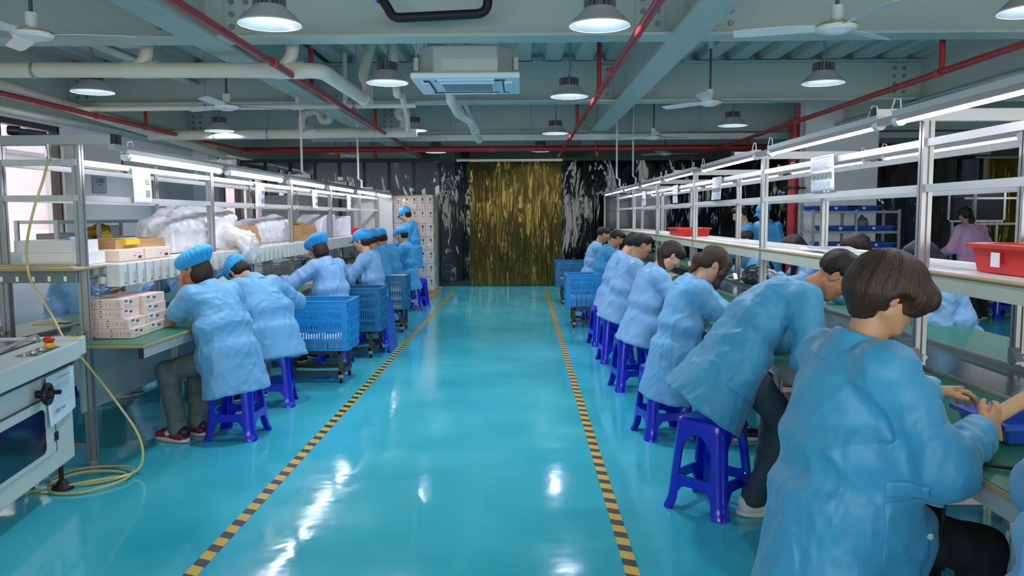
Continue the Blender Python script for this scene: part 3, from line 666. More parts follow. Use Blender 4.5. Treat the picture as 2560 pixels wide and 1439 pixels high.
class Sdf:
    def __init__(s, h): s.h = h; s.pr = []
    def cone(s, a, b, ra, rb=None, k=.02, sub=False, fold=None):
        s.pr.append(('c', V3(a), V3(b), ra, ra if rb is None else rb, k, sub, fold)); return s
    def chain(s, pts, rs, k=.02):
        for i in range(len(pts) - 1): s.cone(pts[i], pts[i + 1], rs[i], rs[i + 1], k)
        return s
    def econe(s, a, b, side, wa, wb, da, db, k=.03, rd=.02, sub=False):
        s.pr.append(('e', V3(a), V3(b), V3(side), wa, wb, da, db, k, rd, sub)); return s
    def ell(s, c, rad, rot=None, k=.02, sub=False):
        s.pr.append(('l', V3(c), V3(rad), np.eye(3, dtype=np.float32) if rot is None else np.array(rot, dtype=np.float32), k, sub)); return s
    def bounds(s):
        lo = np.full(3, 1e9); hi = -lo
        for p in s.pr:
            if p[0] == 'c' and not p[6]: r = max(p[3], p[4]) + .02; q = (p[1], p[2])
            elif p[0] == 'e' and not p[10]: r = max(p[4], p[5], p[6], p[7]) + .02; q = (p[1], p[2])
            elif p[0] == 'l' and not p[5]: r = max(p[2]) + .02; q = (p[1],)
            else: continue
            for v in q: lo = np.minimum(lo, v - r); hi = np.maximum(hi, v + r)
        return lo, hi
    def field(s):
        lo, hi = s.bounds(); h = s.h; lo = lo - 4 * h; n = np.ceil((hi - lo) / h).astype(int) + 5
        s.lo = lo; s.n = n
        ax = [(lo[i] + h * np.arange(n[i])).astype(np.float32) for i in range(3)]; s.ax = ax
        D = np.full(n, 1.0, dtype=np.float32)
        for p in s.pr:
            if p[0] == 'c': _, a, b, ra, rb, k, sub, fold = p; r = max(ra, rb) + (abs(fold[0]) if fold else 0); q = np.stack([a, b])
            elif p[0] == 'e': _, a, b, side, wa, wb, da, db, k, rd, sub = p; r = max(wa, wb, da, db); q = np.stack([a, b])
            else: _, c, rad, rot, k, sub = p; r = float(max(rad)); q = c[None]
            mg = r + k + 3 * h; i0 = np.maximum(0, ((q.min(0) - mg - lo) / h).astype(int)); i1 = np.minimum(n, ((q.max(0) + mg - lo) / h).astype(int) + 2)
            if (i1 <= i0).any(): continue
            sl = tuple(slice(i0[i], i1[i]) for i in range(3))
            X = ax[0][sl[0]][:, None, None]; Y = ax[1][sl[1]][None, :, None]; Z = ax[2][sl[2]][None, None, :]
            if p[0] == 'c':
                ab = b - a; L2 = max(float(ab @ ab), 1e-9)
                t = np.clip(((X - a[0]) * ab[0] + (Y - a[1]) * ab[1] + (Z - a[2]) * ab[2]) / L2, 0, 1)
                d = np.sqrt((X - a[0] - t * ab[0]) ** 2 + (Y - a[1] - t * ab[1]) ** 2 + (Z - a[2] - t * ab[2]) ** 2) - (ra + (rb - ra) * t)
                if fold:
                    am, per, ph = fold; Ln = L2 ** .5
                    w = vnoise(X * 9 + ph * 7 + 0 * t, Y * 9 + 0 * t, Z * 9 + 0 * t)
                    d = d - am * (np.sin(2 * PI * t * Ln / per + 5 * w + ph) * .5 + .2) * np.sqrt(np.maximum(np.sin(PI * t), 0)) * (.4 + .6 * t)
            elif p[0] == 'e':
                ab = b - a; L = float(np.linalg.norm(ab)); nn = ab / L; sd = side - nn * float(side @ nn); sd = sd / np.linalg.norm(sd); fr = np.cross(nn, sd)
                px, py, pz = X - a[0], Y - a[1], Z - a[2]
                hh = px * nn[0] + py * nn[1] + pz * nn[2]; u = px * sd[0] + py * sd[1] + pz * sd[2]; v = px * fr[0] + py * fr[1] + pz * fr[2]
                t = np.clip(hh / L, 0, 1); wu = wa + (wb - wa) * t - rd; wv = da + (db - da) * t - rd
                k0 = np.sqrt((u / wu) ** 2 + (v / wv) ** 2) + 1e-6; k1 = np.sqrt((u / wu ** 2) ** 2 + (v / wv ** 2) ** 2) + 1e-6
                d1 = np.where(k0 < .3, -np.minimum(wu, wv) * .7, k0 * (k0 - 1) / k1); d2 = np.maximum(-hh, hh - L) + rd
                d = np.sqrt(np.maximum(d1, 0) ** 2 + np.maximum(d2, 0) ** 2) + np.minimum(np.maximum(d1, d2), 0) - rd
            else:
                px, py, pz = X - c[0], Y - c[1], Z - c[2]
                qx = (px * rot[0, 0] + py * rot[1, 0] + pz * rot[2, 0]); qy = (px * rot[0, 1] + py * rot[1, 1] + pz * rot[2, 1]); qz = (px * rot[0, 2] + py * rot[1, 2] + pz * rot[2, 2])
                k0 = np.sqrt((qx / rad[0]) ** 2 + (qy / rad[1]) ** 2 + (qz / rad[2]) ** 2) + 1e-6
                k1 = np.sqrt((qx / rad[0] ** 2) ** 2 + (qy / rad[1] ** 2) ** 2 + (qz / rad[2] ** 2) ** 2) + 1e-6
                d = k0 * (k0 - 1) / k1
            A = D[sl]
            if sub:
                B = -d; hq = np.clip(.5 - .5 * (A - B) / k, 0, 1) if k > 0 else None
                if k > 0: D[sl] = A * (1 - hq) + B * hq + k * hq * (1 - hq)
                else: D[sl] = np.maximum(A, B)
            else:
                hq = np.clip(.5 + .5 * (A - d) / k, 0, 1); D[sl] = A * (1 - hq) + d * hq - k * hq * (1 - hq)
        s.D = D; return s
    def band(s, w=.03):
        idx = np.nonzero(np.abs(s.D) < w); P = [s.ax[i][idx[i]] for i in range(3)]; return idx, P
    def folds(s, amp, f=(11, 11, 1.9), seed=0.0, diag=.6):
        idx, (x, y, z) = s.band(.035 + amp)
        w = vnoise(x * 4 + seed, y * 4, z * 4 + 3) - .5
        n1 = vnoise(x * f[0] + seed + 3 * w, y * f[1] + 5 + 3 * w, z * f[2] + seed * 1.7 + w)
        a = (x + z) * .7; b = (z - x) * .7
        n2 = vnoise(a * 5 + seed * 2.3 + 2 * w, y * 6 + 11 + w, b * 19 + seed + 3.5 * w)
        c_ = (y + z) * .7; e = (z - y) * .7
        n3 = vnoise(x * 6 + seed, c_ * 19 + 3.5 * w, e * 4.5 + seed)
        r = lambda n: (1 - np.abs(2 * n - 1)) ** 3
        n4 = vnoise(x * 26 + seed + 4 * w, y * 26 + 3 * w, z * 9 + seed)
        s.D[idx] -= amp * ((r(n1) - .25) + diag * (r(n2) - .25) + diag * .8 * (r(n3) - .25) + .42 * (r(n4) - .25)); return s
    def carve(s, pr):
        keep = s.D; t = Sdf(s.h); t.pr = [pr]; _, a, b, side, wa, wb, da, db, k, rd, sub = pr
        ax = s.ax; X = ax[0][:, None, None]; Y = ax[1][None, :, None]; Z = ax[2][None, None, :]
        ab = b - a; L = float(np.linalg.norm(ab)); nn = ab / L; sd = side - nn * float(side @ nn); sd = sd / np.linalg.norm(sd); fr = np.cross(nn, sd)
        px, py, pz = X - a[0], Y - a[1], Z - a[2]; hh = px * nn[0] + py * nn[1] + pz * nn[2]; u = px * sd[0] + py * sd[1] + pz * sd[2]; v = px * fr[0] + py * fr[1] + pz * fr[2]
        t_ = np.clip(hh / L, 0, 1); wu = wa + (wb - wa) * t_; wv = da + (db - da) * t_
        d = np.maximum((np.sqrt((u / wu) ** 2 + (v / wv) ** 2) - 1) * np.minimum(wu, wv), np.maximum(-hh, hh - L)); s.D = np.maximum(s.D, -d); return s
    def mesh(s, name, m, parent, smooth_it=1):
        D = s.D; n = D.shape; ins = D < 0
        c = [ins[i:n[0] - 1 + i, j:n[1] - 1 + j, k:n[2] - 1 + k] for i in (0, 1) for j in (0, 1) for k in (0, 1)]
        cnt = np.zeros(c[0].shape, np.int8)
        for q in c: cnt += q
        act = (cnt > 0) & (cnt < 8); I = np.argwhere(act)
        if len(I) == 0: return None
        vid = np.full(act.shape, -1, np.int32); vid[act] = np.arange(len(I))
        co = np.array([(i, j, k) for i in (0, 1) for j in (0, 1) for k in (0, 1)])
        val = np.stack([D[I[:, 0] + o[0], I[:, 1] + o[1], I[:, 2] + o[2]] for o in co], 1)
        acc = np.zeros((len(I), 3)); num = np.zeros(len(I))
        for a in range(8):
            for b in range(a + 1, 8):
                df = co[b] - co[a]
                if np.abs(df).sum() != 1: continue
                va, vb = val[:, a], val[:, b]; mk = (va < 0) != (vb < 0)
                t = np.where(mk, va / np.where(mk, va - vb, 1), 0)
                acc += mk[:, None] * (co[a] + t[:, None] * df); num += mk
        P = (I + acc / num[:, None]) * s.h + s.lo
        F = []
        for axn in range(3):
            o1, o2 = [(1, 2), (2, 0), (0, 1)][axn]
            A = ins; sl0 = [slice(None)] * 3; sl1 = [slice(None)] * 3; sl0[axn] = slice(0, n[axn] - 1); sl1[axn] = slice(1, None)
            a, b = A[tuple(sl0)], A[tuple(sl1)]; ch = a != b
            ch = ch.copy()
            for o in (o1, o2):
                q = [slice(None)] * 3; q[o] = slice(0, 1); ch[tuple(q)] = False; q[o] = slice(n[o] - 1, None); ch[tuple(q)] = False
            E_ = np.argwhere(ch); fl = a[ch]
            e1 = np.zeros(3, int); e1[o1] = 1; e2 = np.zeros(3, int); e2[o2] = 1
            g = lambda Q: vid[Q[:, 0], Q[:, 1], Q[:, 2]]
            q0, q1, q2, q3 = g(E_ - e1 - e2), g(E_ - e2), g(E_), g(E_ - e1)
            qd = np.stack([q0, q1, q2, q3], 1); qd[~fl] = qd[~fl][:, ::-1]; F.append(qd)
        F = np.concatenate(F)
        for _ in range(smooth_it):
            S = np.zeros_like(P); C = np.zeros(len(P))
            for a, b in ((0, 1), (1, 2), (2, 3), (3, 0)):
                np.add.at(S, F[:, a], P[F[:, b]]); np.add.at(C, F[:, a], 1); np.add.at(S, F[:, b], P[F[:, a]]); np.add.at(C, F[:, b], 1)
            P = P * .5 + .5 * S / np.maximum(C, 1)[:, None]
        me = bpy.data.meshes.new(name); me.vertices.add(len(P)); me.vertices.foreach_set('co', P.astype(np.float32).ravel())
        me.loops.add(len(F) * 4); me.loops.foreach_set('vertex_index', F.astype(np.int32).ravel())
        me.polygons.add(len(F)); me.polygons.foreach_set('loop_start', np.arange(0, len(F) * 4, 4, dtype=np.int32))
        me.polygons.foreach_set('use_smooth', np.ones(len(F), dtype=bool)); me.update(calc_edges=True); me.validate()
        me.materials.append(m); o = bpy.data.objects.new(name, me); COL.objects.link(o); o.parent = parent
        return o
# ================================================================== people
def coat_mat(name, col, stripe=0.0, rough=.5):
    if name in MATS: return MATS[name]
    m = mat(name, col, rough, 0, var=.05, nscale=3, sheen=.15); nt = m.node_tree; b = nt.nodes['Principled BSDF']
    tc = nt.nodes.new('ShaderNodeTexCoord'); prev = None
    for sc_, st, rt_, dist in ((3.2, (1, 1, .45), (.5, .3, .2), .020), (5.5, (1, .5, 1.2), (.9, -.6, .4), .012), (13, (1, 1, .7), (.2, .9, -.4), .006)):
        mp = nt.nodes.new('ShaderNodeMapping'); mp.inputs['Scale'].default_value = st; mp.inputs['Rotation'].default_value = rt_; nt.links.new(tc.outputs['Object'], mp.inputs['Vector'])
        n = nt.nodes.new('ShaderNodeTexNoise'); n.noise_type = 'RIDGED_MULTIFRACTAL'; n.inputs['Scale'].default_value = sc_; n.inputs['Detail'].default_value = 2.0; n.inputs['Roughness'].default_value = .45; n.inputs['Distortion'].default_value = .5
        nt.links.new(mp.outputs['Vector'], n.inputs['Vector'])
        bp = nt.nodes.new('ShaderNodeBump'); bp.inputs['Strength'].default_value = .55; bp.inputs['Distance'].default_value = dist; nt.links.new(n.outputs['Fac'], bp.inputs['Height'])
        if prev: nt.links.new(prev.outputs['Normal'], bp.inputs['Normal'])
        prev = bp
    nt.links.new(prev.outputs['Normal'], b.inputs['Normal'])
    if stripe:
        tc = nt.nodes.new('ShaderNodeTexCoord'); wv = nt.nodes.new('ShaderNodeTexWave'); wv.wave_type = 'BANDS'; wv.bands_direction = 'DIAGONAL'
        mp = nt.nodes.new('ShaderNodeMapping'); mp.inputs['Scale'].default_value = (1, 1, .12); nt.links.new(tc.outputs['Object'], mp.inputs['Vector'])
        wv.inputs['Scale'].default_value = 75; wv.inputs['Distortion'].default_value = .3; nt.links.new(mp.outputs['Vector'], wv.inputs['Vector'])
        pw = nt.nodes.new('ShaderNodeMath'); pw.operation = 'POWER'; pw.inputs[1].default_value = 5; nt.links.new(wv.outputs['Fac'], pw.inputs[0])
        ml = nt.nodes.new('ShaderNodeMath'); ml.operation = 'MULTIPLY'; ml.inputs[1].default_value = stripe; nt.links.new(pw.outputs[0], ml.inputs[0])
        src = b.inputs['Base Color'].links[0].from_socket; mx = nt.nodes.new('ShaderNodeMix'); mx.data_type = 'RGBA'
        nt.links.new(src, mx.inputs['A']); mx.inputs['B'].default_value = lin('#d5ecf6'); nt.links.new(ml.outputs[0], mx.inputs['Factor']); nt.links.new(mx.outputs['Result'], b.inputs['Base Color'])
    return m
COATS = {'cyan': coat_mat('coat_cyan', '#3a97c4', .06), 'sky': coat_mat('coat_sky', '#64a6d6'), 'pale': coat_mat('coat_pale_blue', '#7aa9d8'),
         'bright': coat_mat('coat_bright', '#2f98d0'), 'pink': coat_mat('coat_pink', '#dca3cc')}
CAPM = mat('cap_blue', '#1f9adb', .5, var=.05, nscale=4, sheen=.2)
def skin_mat(name, col): return mat(name, col, .5, var=.06, nscale=14, sss=.12)
SKINS = {'a': skin_mat('skin_light', '#d3a384'), 'b': skin_mat('skin_tan', '#b98562'), 'c': skin_mat('skin_warm', '#c4946f')}
def hair_mat(name, col, hi):
    m = mat(name, col, .52, var=0, spec=.4); nt = m.node_tree; b = nt.nodes['Principled BSDF']
    tc = nt.nodes.new('ShaderNodeTexCoord'); mp = nt.nodes.new('ShaderNodeMapping'); mp.inputs['Scale'].default_value = (60, 60, 5); nt.links.new(tc.outputs['Object'], mp.inputs['Vector'])
    n = nt.nodes.new('ShaderNodeTexNoise'); n.inputs['Scale'].default_value = 3; n.inputs['Detail'].default_value = 3; nt.links.new(mp.outputs['Vector'], n.inputs['Vector'])
    mx = nt.nodes.new('ShaderNodeMix'); mx.data_type = 'RGBA'; mx.inputs['A'].default_value = lin(col); mx.inputs['B'].default_value = lin(hi)
    nt.links.new(n.outputs['Fac'], mx.inputs['Factor']); nt.links.new(mx.outputs['Result'], b.inputs['Base Color'])
    bp = nt.nodes.new('ShaderNodeBump'); bp.inputs['Strength'].default_value = .8; bp.inputs['Distance'].default_value = .006; nt.links.new(n.outputs['Fac'], bp.inputs['Height']); nt.links.new(bp.outputs['Normal'], b.inputs['Normal']); return m
HAIRS = {'black': hair_mat('hair_black', '#0d0b0b', '#1e1a19'), 'dark': hair_mat('hair_dark_brown', '#17100d', '#33221b'), 'brown': hair_mat('hair_brown', '#1c120d', '#48301f')}
PANTS = {'grey': mat('trousers_grey', '#626c6c', .8, var=.15, nscale=8), 'navy': mat('trousers_dark_jeans', '#2f4152', .8, var=.2, nscale=9), 'black': mat('trousers_black', '#191a1d', .8, var=.1)}
M_eyew = mat('eye_dark', '#16100e', .2, var=0); M_lip = mat('lip', '#a4604f', .45, var=.05); M_button = mat('button_white', '#dfe6ea', .3, var=0)
M_shoeW = mat('shoe_white', '#d9d9d2', .5); M_shoeB = mat('shoe_black', '#1a1a1c', .5); M_shoeR = mat('shoe_red', '#8e1f2e', .45); M_shoeG = mat('shoe_grey', '#9a9a96', .5); M_lime = mat('shoe_lime', '#b6e02a', .5)

def ik(a, c, l1, l2, pole):
    a = np.array(a, float); c = np.array(c, float); d = c - a; L = np.linalg.norm(d)
    if L > (l1 + l2) * .995: c = a + d / L * (l1 + l2) * .995; d = c - a; L = np.linalg.norm(d)
    n = d / L; x = (l1 * l1 - l2 * l2 + L * L) / (2 * L); y = math.sqrt(max(0, l1 * l1 - x * x))
    p = np.array(pole, float); p = p - n * (p @ n); p = p / (np.linalg.norm(p) + 1e-9)
    return a + n * x + p * y, c
def rot(ax, t):
    c, s_ = math.cos(t), math.sin(t)
    return np.array({'x': ((1, 0, 0), (0, c, -s_), (0, s_, c)), 'y': ((c, 0, s_), (0, 1, 0), (-s_, 0, c)), 'z': ((c, -s_, 0), (s_, c, 0), (0, 0, 1))}[ax], float)

def hand(S, w, d, n, right, curl=.5, spread=.0, k=.006, sc=1.0, thumb=.5):
    d = nrm(d); n = np.array(n, float); n = nrm(n - d * (n @ d)); t = np.cross(d, n) * (1 if right else -1); w = np.array(w, float)
    S.econe(w - d * .01, w + d * .085 * sc, t, .028 * sc, .041 * sc, .02 * sc, .0135 * sc, .012, .011 * sc)
    S.cone(w + d * .02 * sc + t * .016 * sc, w + d * .055 * sc + t * .026 * sc + n * .006, .017 * sc, .014 * sc, .012)
    for i, (o, L, r) in enumerate(((.030, .074, .0088), (.0105, .082, .0092), (-.0095, .076, .0088), (-.028, .060, .0078))):
        p = w + d * (.082 - .006 * abs(i - 1)) * sc + t * o * sc; ang = 0; cc = curl * (1 + .12 * i); dd = nrm(d + t * spread * (1.5 - i) * .5)
        for j, f in enumerate((.44, .31, .25)):
            ang += cc * (.75 if j == 0 else 1.0); q = p + (dd * math.cos(ang) + n * math.sin(ang)) * L * f * sc
            S.cone(p, q, r * sc * (1 - .08 * j), r * sc * (.93 - .09 * j), k); p = q
    p = w + d * .025 * sc + t * .026 * sc; dd = nrm(t * (.85 - .5 * thumb) + d * .65 + n * (.15 + .6 * thumb))
    q = p + dd * .042 * sc; S.cone(p, q, .0135 * sc, .0105 * sc, .01); d2 = nrm(dd * .7 + d * .6 + n * .2 * thumb); S.cone(q, q + d2 * .032 * sc, .0105 * sc, .0085 * sc, k)

def head_prims(S, H, fem=False):
    P = H.p; Rm = H.R
    S.ell(P(0, -.012, .032), (.074, .093, .086), Rm, .02)
    S.ell(P(0, .03, -.01), (.064, .062, .085), Rm, .03)
    S.econe(P(0, .022, -.03), P(0, .045, -.098), H.v(1, 0, 0), .062, .033, .055, .033, .03, .02)
    S.cone(P(0, .066, -.100), P(0, .062, -.104), .017, .016, .02)
    for s_ in (-1, 1):
        S.cone(P(.052 * s_, .0, -.055), P(.03 * s_, .05, -.095), .02, .016, .025)
        S.ell(P(.04 * s_, .062, -.018), (.024, .02, .024), Rm, .02)
        S.ell(P(.031 * s_, .104, .014), (.014, .018, .009), Rm, .012, True)
        S.ell(P(.028 * s_, .083, .030), (.024, .009, .007), Rm, .012)
        e = Rm @ rot('z', .25 * s_)
        S.ell(P(.078 * s_, -.006, -.006), (.008, .019, .031), e, .006); S.ell(P(.084 * s_, -.002, .000), (.006, .008, .016), e, .004, True)
    S.chain([P(0, .086, .02), P(0, .098, -.008), P(0, .107, -.027)], [.0075, .009, .0115], .012)
    for s_ in (-1, 1): S.ell(P(.011 * s_, .097, -.029), (.008, .010, .007), Rm, .006)
    S.ell(P(0, .086, -.058), (.022, .0085, .0065), Rm, .008); S.ell(P(0, .083, -.07), (.02, .009, .007), Rm, .008)
    S.ell(P(0, .0905, -.0640), (.021, .006, .0015), Rm, .003, True)

class Head:
    def __init__(s, c, Rm): s.c = np.array(c, float); s.R = np.array(Rm, float)
    def p(s, x, y, z): return s.c + s.R @ np.array((x, y, z), float)
    def v(s, x, y, z): return s.R @ np.array((x, y, z), float)

def strands(S, H, amp, fr=16, fz=5, seed=0.0):
    idx, (x, y, z) = S.band(.02); q = np.stack([x - H.c[0], y - H.c[1], z - H.c[2]], 1) @ H.R
    th = np.arctan2(q[:, 0], q[:, 1] + .02); rr = np.sqrt(q[:, 0] ** 2 + (q[:, 1] + .02) ** 2)
    n = vnoise(th * fr + seed + 40, q[:, 2] * fz + 9, rr * 12 + seed); n2 = vnoise(th * fr * 2.2 + 80, q[:, 2] * fz * 2 + 9, rr * 20)
    S.D[idx] -= amp * ((n - .5) * 1.3 + (n2 - .5) * .7); return S

def make_hair(style, H, root, m, h, N, longh=0):
    S = Sdf(h); P = H.p; Rm = H.R; out = []
    if style == 'crop':
        S.ell(P(0, .0, .055), (.085, .105, .082), Rm, .02); S.ell(P(0, -.05, .03), (.08, .062, .075), Rm, .03)
        S.ell(P(0, .135, -.03), (.085, .065, .085), Rm, .02, True); S.ell(P(0, -.02, -.105), (.12, .14, .075), Rm, .03, True)
        for s_ in (-1, 1): S.ell(P(.098 * s_, .0, -.03), (.03, .06, .055), Rm, .02, True)
        rt = .008
    elif style == 'short':
        S.ell(P(0, -.014, .038), (.083, .100, .088), Rm, .02)
        S.ell(P(0, .055, .085), (.06, .04, .03), Rm, .03)
        S.ell(P(0, .115, -.015), (.085, .065, .068), Rm, .015, True)
        S.ell(P(0, -.02, -.10), (.12, .13, .065), Rm, .015, True)
        for s_ in (-1, 1): S.ell(P(.085 * s_, .01, -.01), (.022, .034, .045), Rm, .01, True)
        rt = .006
    elif style == 'fluffy':
        S.ell(P(0, -.016, .044), (.094, .112, .096), Rm, .02); S.ell(P(0, .06, .075), (.07, .045, .04), Rm, .03); S.ell(P(0, -.06, .0), (.08, .06, .07), Rm, .03)
        S.ell(P(0, .125, -.03), (.085, .065, .075), Rm, .015, True); S.ell(P(0, -.01, -.12), (.14, .15, .07), Rm, .02, True)
        rt = .012
    elif style == 'bowl':
        S.ell(P(0, -.006, .032), (.104, .122, .104), Rm, .02); S.ell(P(0, .03, -.004), (.099, .105, .062), Rm, .04); S.ell(P(0, -.03, -.012), (.094, .098, .062), Rm, .04)
        S.cone(P(-.055, .092, .02), P(.055, .092, .02), .036, .036, .03)
        S.ell(P(0, .165, -.07), (.095, .10, .10), Rm, .012, True)
        S.ell(P(0, .03, -.118), (.14, .17, .08), Rm, .015, True)
        for s_ in (-1, 1): S.ell(P(.108 * s_, .016, -.05), (.045, .046, .058), Rm, .012, True)
        S.ell(P(0, -.05, -.055), (.066, .05, .05), Rm, .02)
        rt = .006
    elif style in ('pony', 'tie', 'bob', 'fringe'):
        S.ell(P(0, -.014, .036), (.085, .104, .091), Rm, .02)
        S.ell(P(0, .05, .07), (.068, .05, .042), Rm, .03); S.ell(P(0, -.05, -.03), (.072, .055, .06), Rm, .03)
        S.ell(P(0, .125, -.035), (.07, .06, .085), Rm, .015, True)
        if style != 'bob':
            S.ell(P(0, .0, -.13), (.13, .14, .07), Rm, .02, True)
            for s_ in (-1, 1): S.ell(P(.088 * s_, .005, -.018), (.018, .026, .034), Rm, .01, True)
        if style == 'tie':
            b0 = P(0, -.098, -.04); S.ell(b0, (.036, .032, .036), Rm, .03)
            for q in ((.022, -.05, -.075), (-.02, -.035, -.085), (.0, -.015, -.095)): S.cone(b0, b0 + np.array(q), .03, .012, .02)
            for s_ in (-1, 1):
                S.chain([P(.062 * s_, .06, .06), P(.085 * s_, .068, -.02), P(.075 * s_, .092, -.10), P(.068 * s_, .10, -.15)], [.03, .024, .02, .008], .025)
        if style == 'bob':
            for s_ in (-1, 1): S.chain([P(.07 * s_, .0, .04), P(.088 * s_, .01, -.05), P(.07 * s_, .02, -.13)], [.035, .034, .02], .03)
            S.chain([P(0, -.08, .0), P(0, -.09, -.08), P(0, -.07, -.15)], [.05, .05, .03], .03)
        if style == 'fringe':
            S.cone(P(-.05, .085, .05), P(.05, .085, .05), .03, .03, .03)
        rt = .006
    elif style == 'cap_hair':
        S.ell(P(0, -.018, .01), (.083, .098, .085), Rm, .02); S.ell(P(0, -.045, -.035), (.072, .062, .055), Rm, .03)
        S.ell(P(0, .13, -.03), (.085, .075, .09), Rm, .015, True); S.ell(P(0, .0, -.15 - longh), (.13, .14, .075), Rm, .02, True)
        if longh: S.ell(P(0, -.03, -.07), (.085, .078, .075), Rm, .03)
        for s_ in (-1, 1):
            if not longh: S.ell(P(.088 * s_, .0, -.02), (.02, .022, .032), Rm, .01, True)
        rt = .005
    S.field(); strands(S, H, rt, seed=N); o = S.mesh('hair', m, root, 1); return o

def pony(H, root, m, h, pts, rs, label=None, tie=None):
    S = Sdf(h); S.chain(pts, rs, .02).field()
    idx, (x, y, z) = S.band(.02); S.D[idx] -= .006 * (vnoise(x * 90, y * 90, z * 12 + 3) - .5); o = S.mesh('ponytail', m, root, 1)
    if tie is not None: Sdf(max(.006, h)).ell(tie, (.02, .02, .016), k=.005).field().mesh('hair_tie', mat('hair_tie_red', '#b3283c', .4), root)
    return o

def make_cap(style, H, root, h, seed):
    S = Sdf(h); P = H.p; Rm = H.R
    if style == 'puff':   # big flat bouffant
        S.ell(P(0, -.028, .062), (.128, .14, .062), Rm @ rot('x', -.12), .02); S.ell(P(0, -.02, .03), (.094, .112, .05), Rm, .03)
    else:
        S.ell(P(0, -.016, .052), (.093, .110, .086), Rm, .02); S.ell(P(0, -.06, .055), (.085, .075, .07), Rm, .03)
    if style == 'brim':
        S.econe(P(0, .08, .035), P(0, .135, .012), H.v(1, 0, 0), .075, .05, .008, .006, .01, .004)
    S.ell(P(0, .06, -.075), (.14, .17, .085), Rm @ rot('x', .25), .012, True)
    S.ell(P(0, -.05, -.09), (.15, .2, .075), Rm, .012, True)
    S.field(); idx, (x, y, z) = S.band(.025)
    q = np.stack([x - H.c[0], y - H.c[1], z - H.c[2]], 1) @ H.R; th = np.arctan2(q[:, 0], q[:, 1] + .02); rr = np.sqrt(q[:, 0] ** 2 + (q[:, 1] + .02) ** 2)
    w = vnoise(q[:, 0] * 16 + seed, q[:, 1] * 16, q[:, 2] * 16); fade = np.clip((rr - .02) / .07, 0, 1)
    S.D[idx] -= .0055 * fade * (np.sin(th * 24 + 5 * w) * .5 + (w - .5) * 2.0)
    o = S.mesh('cap', CAPM, root, 1)
    if style == 'puff': 
        pass
    return o

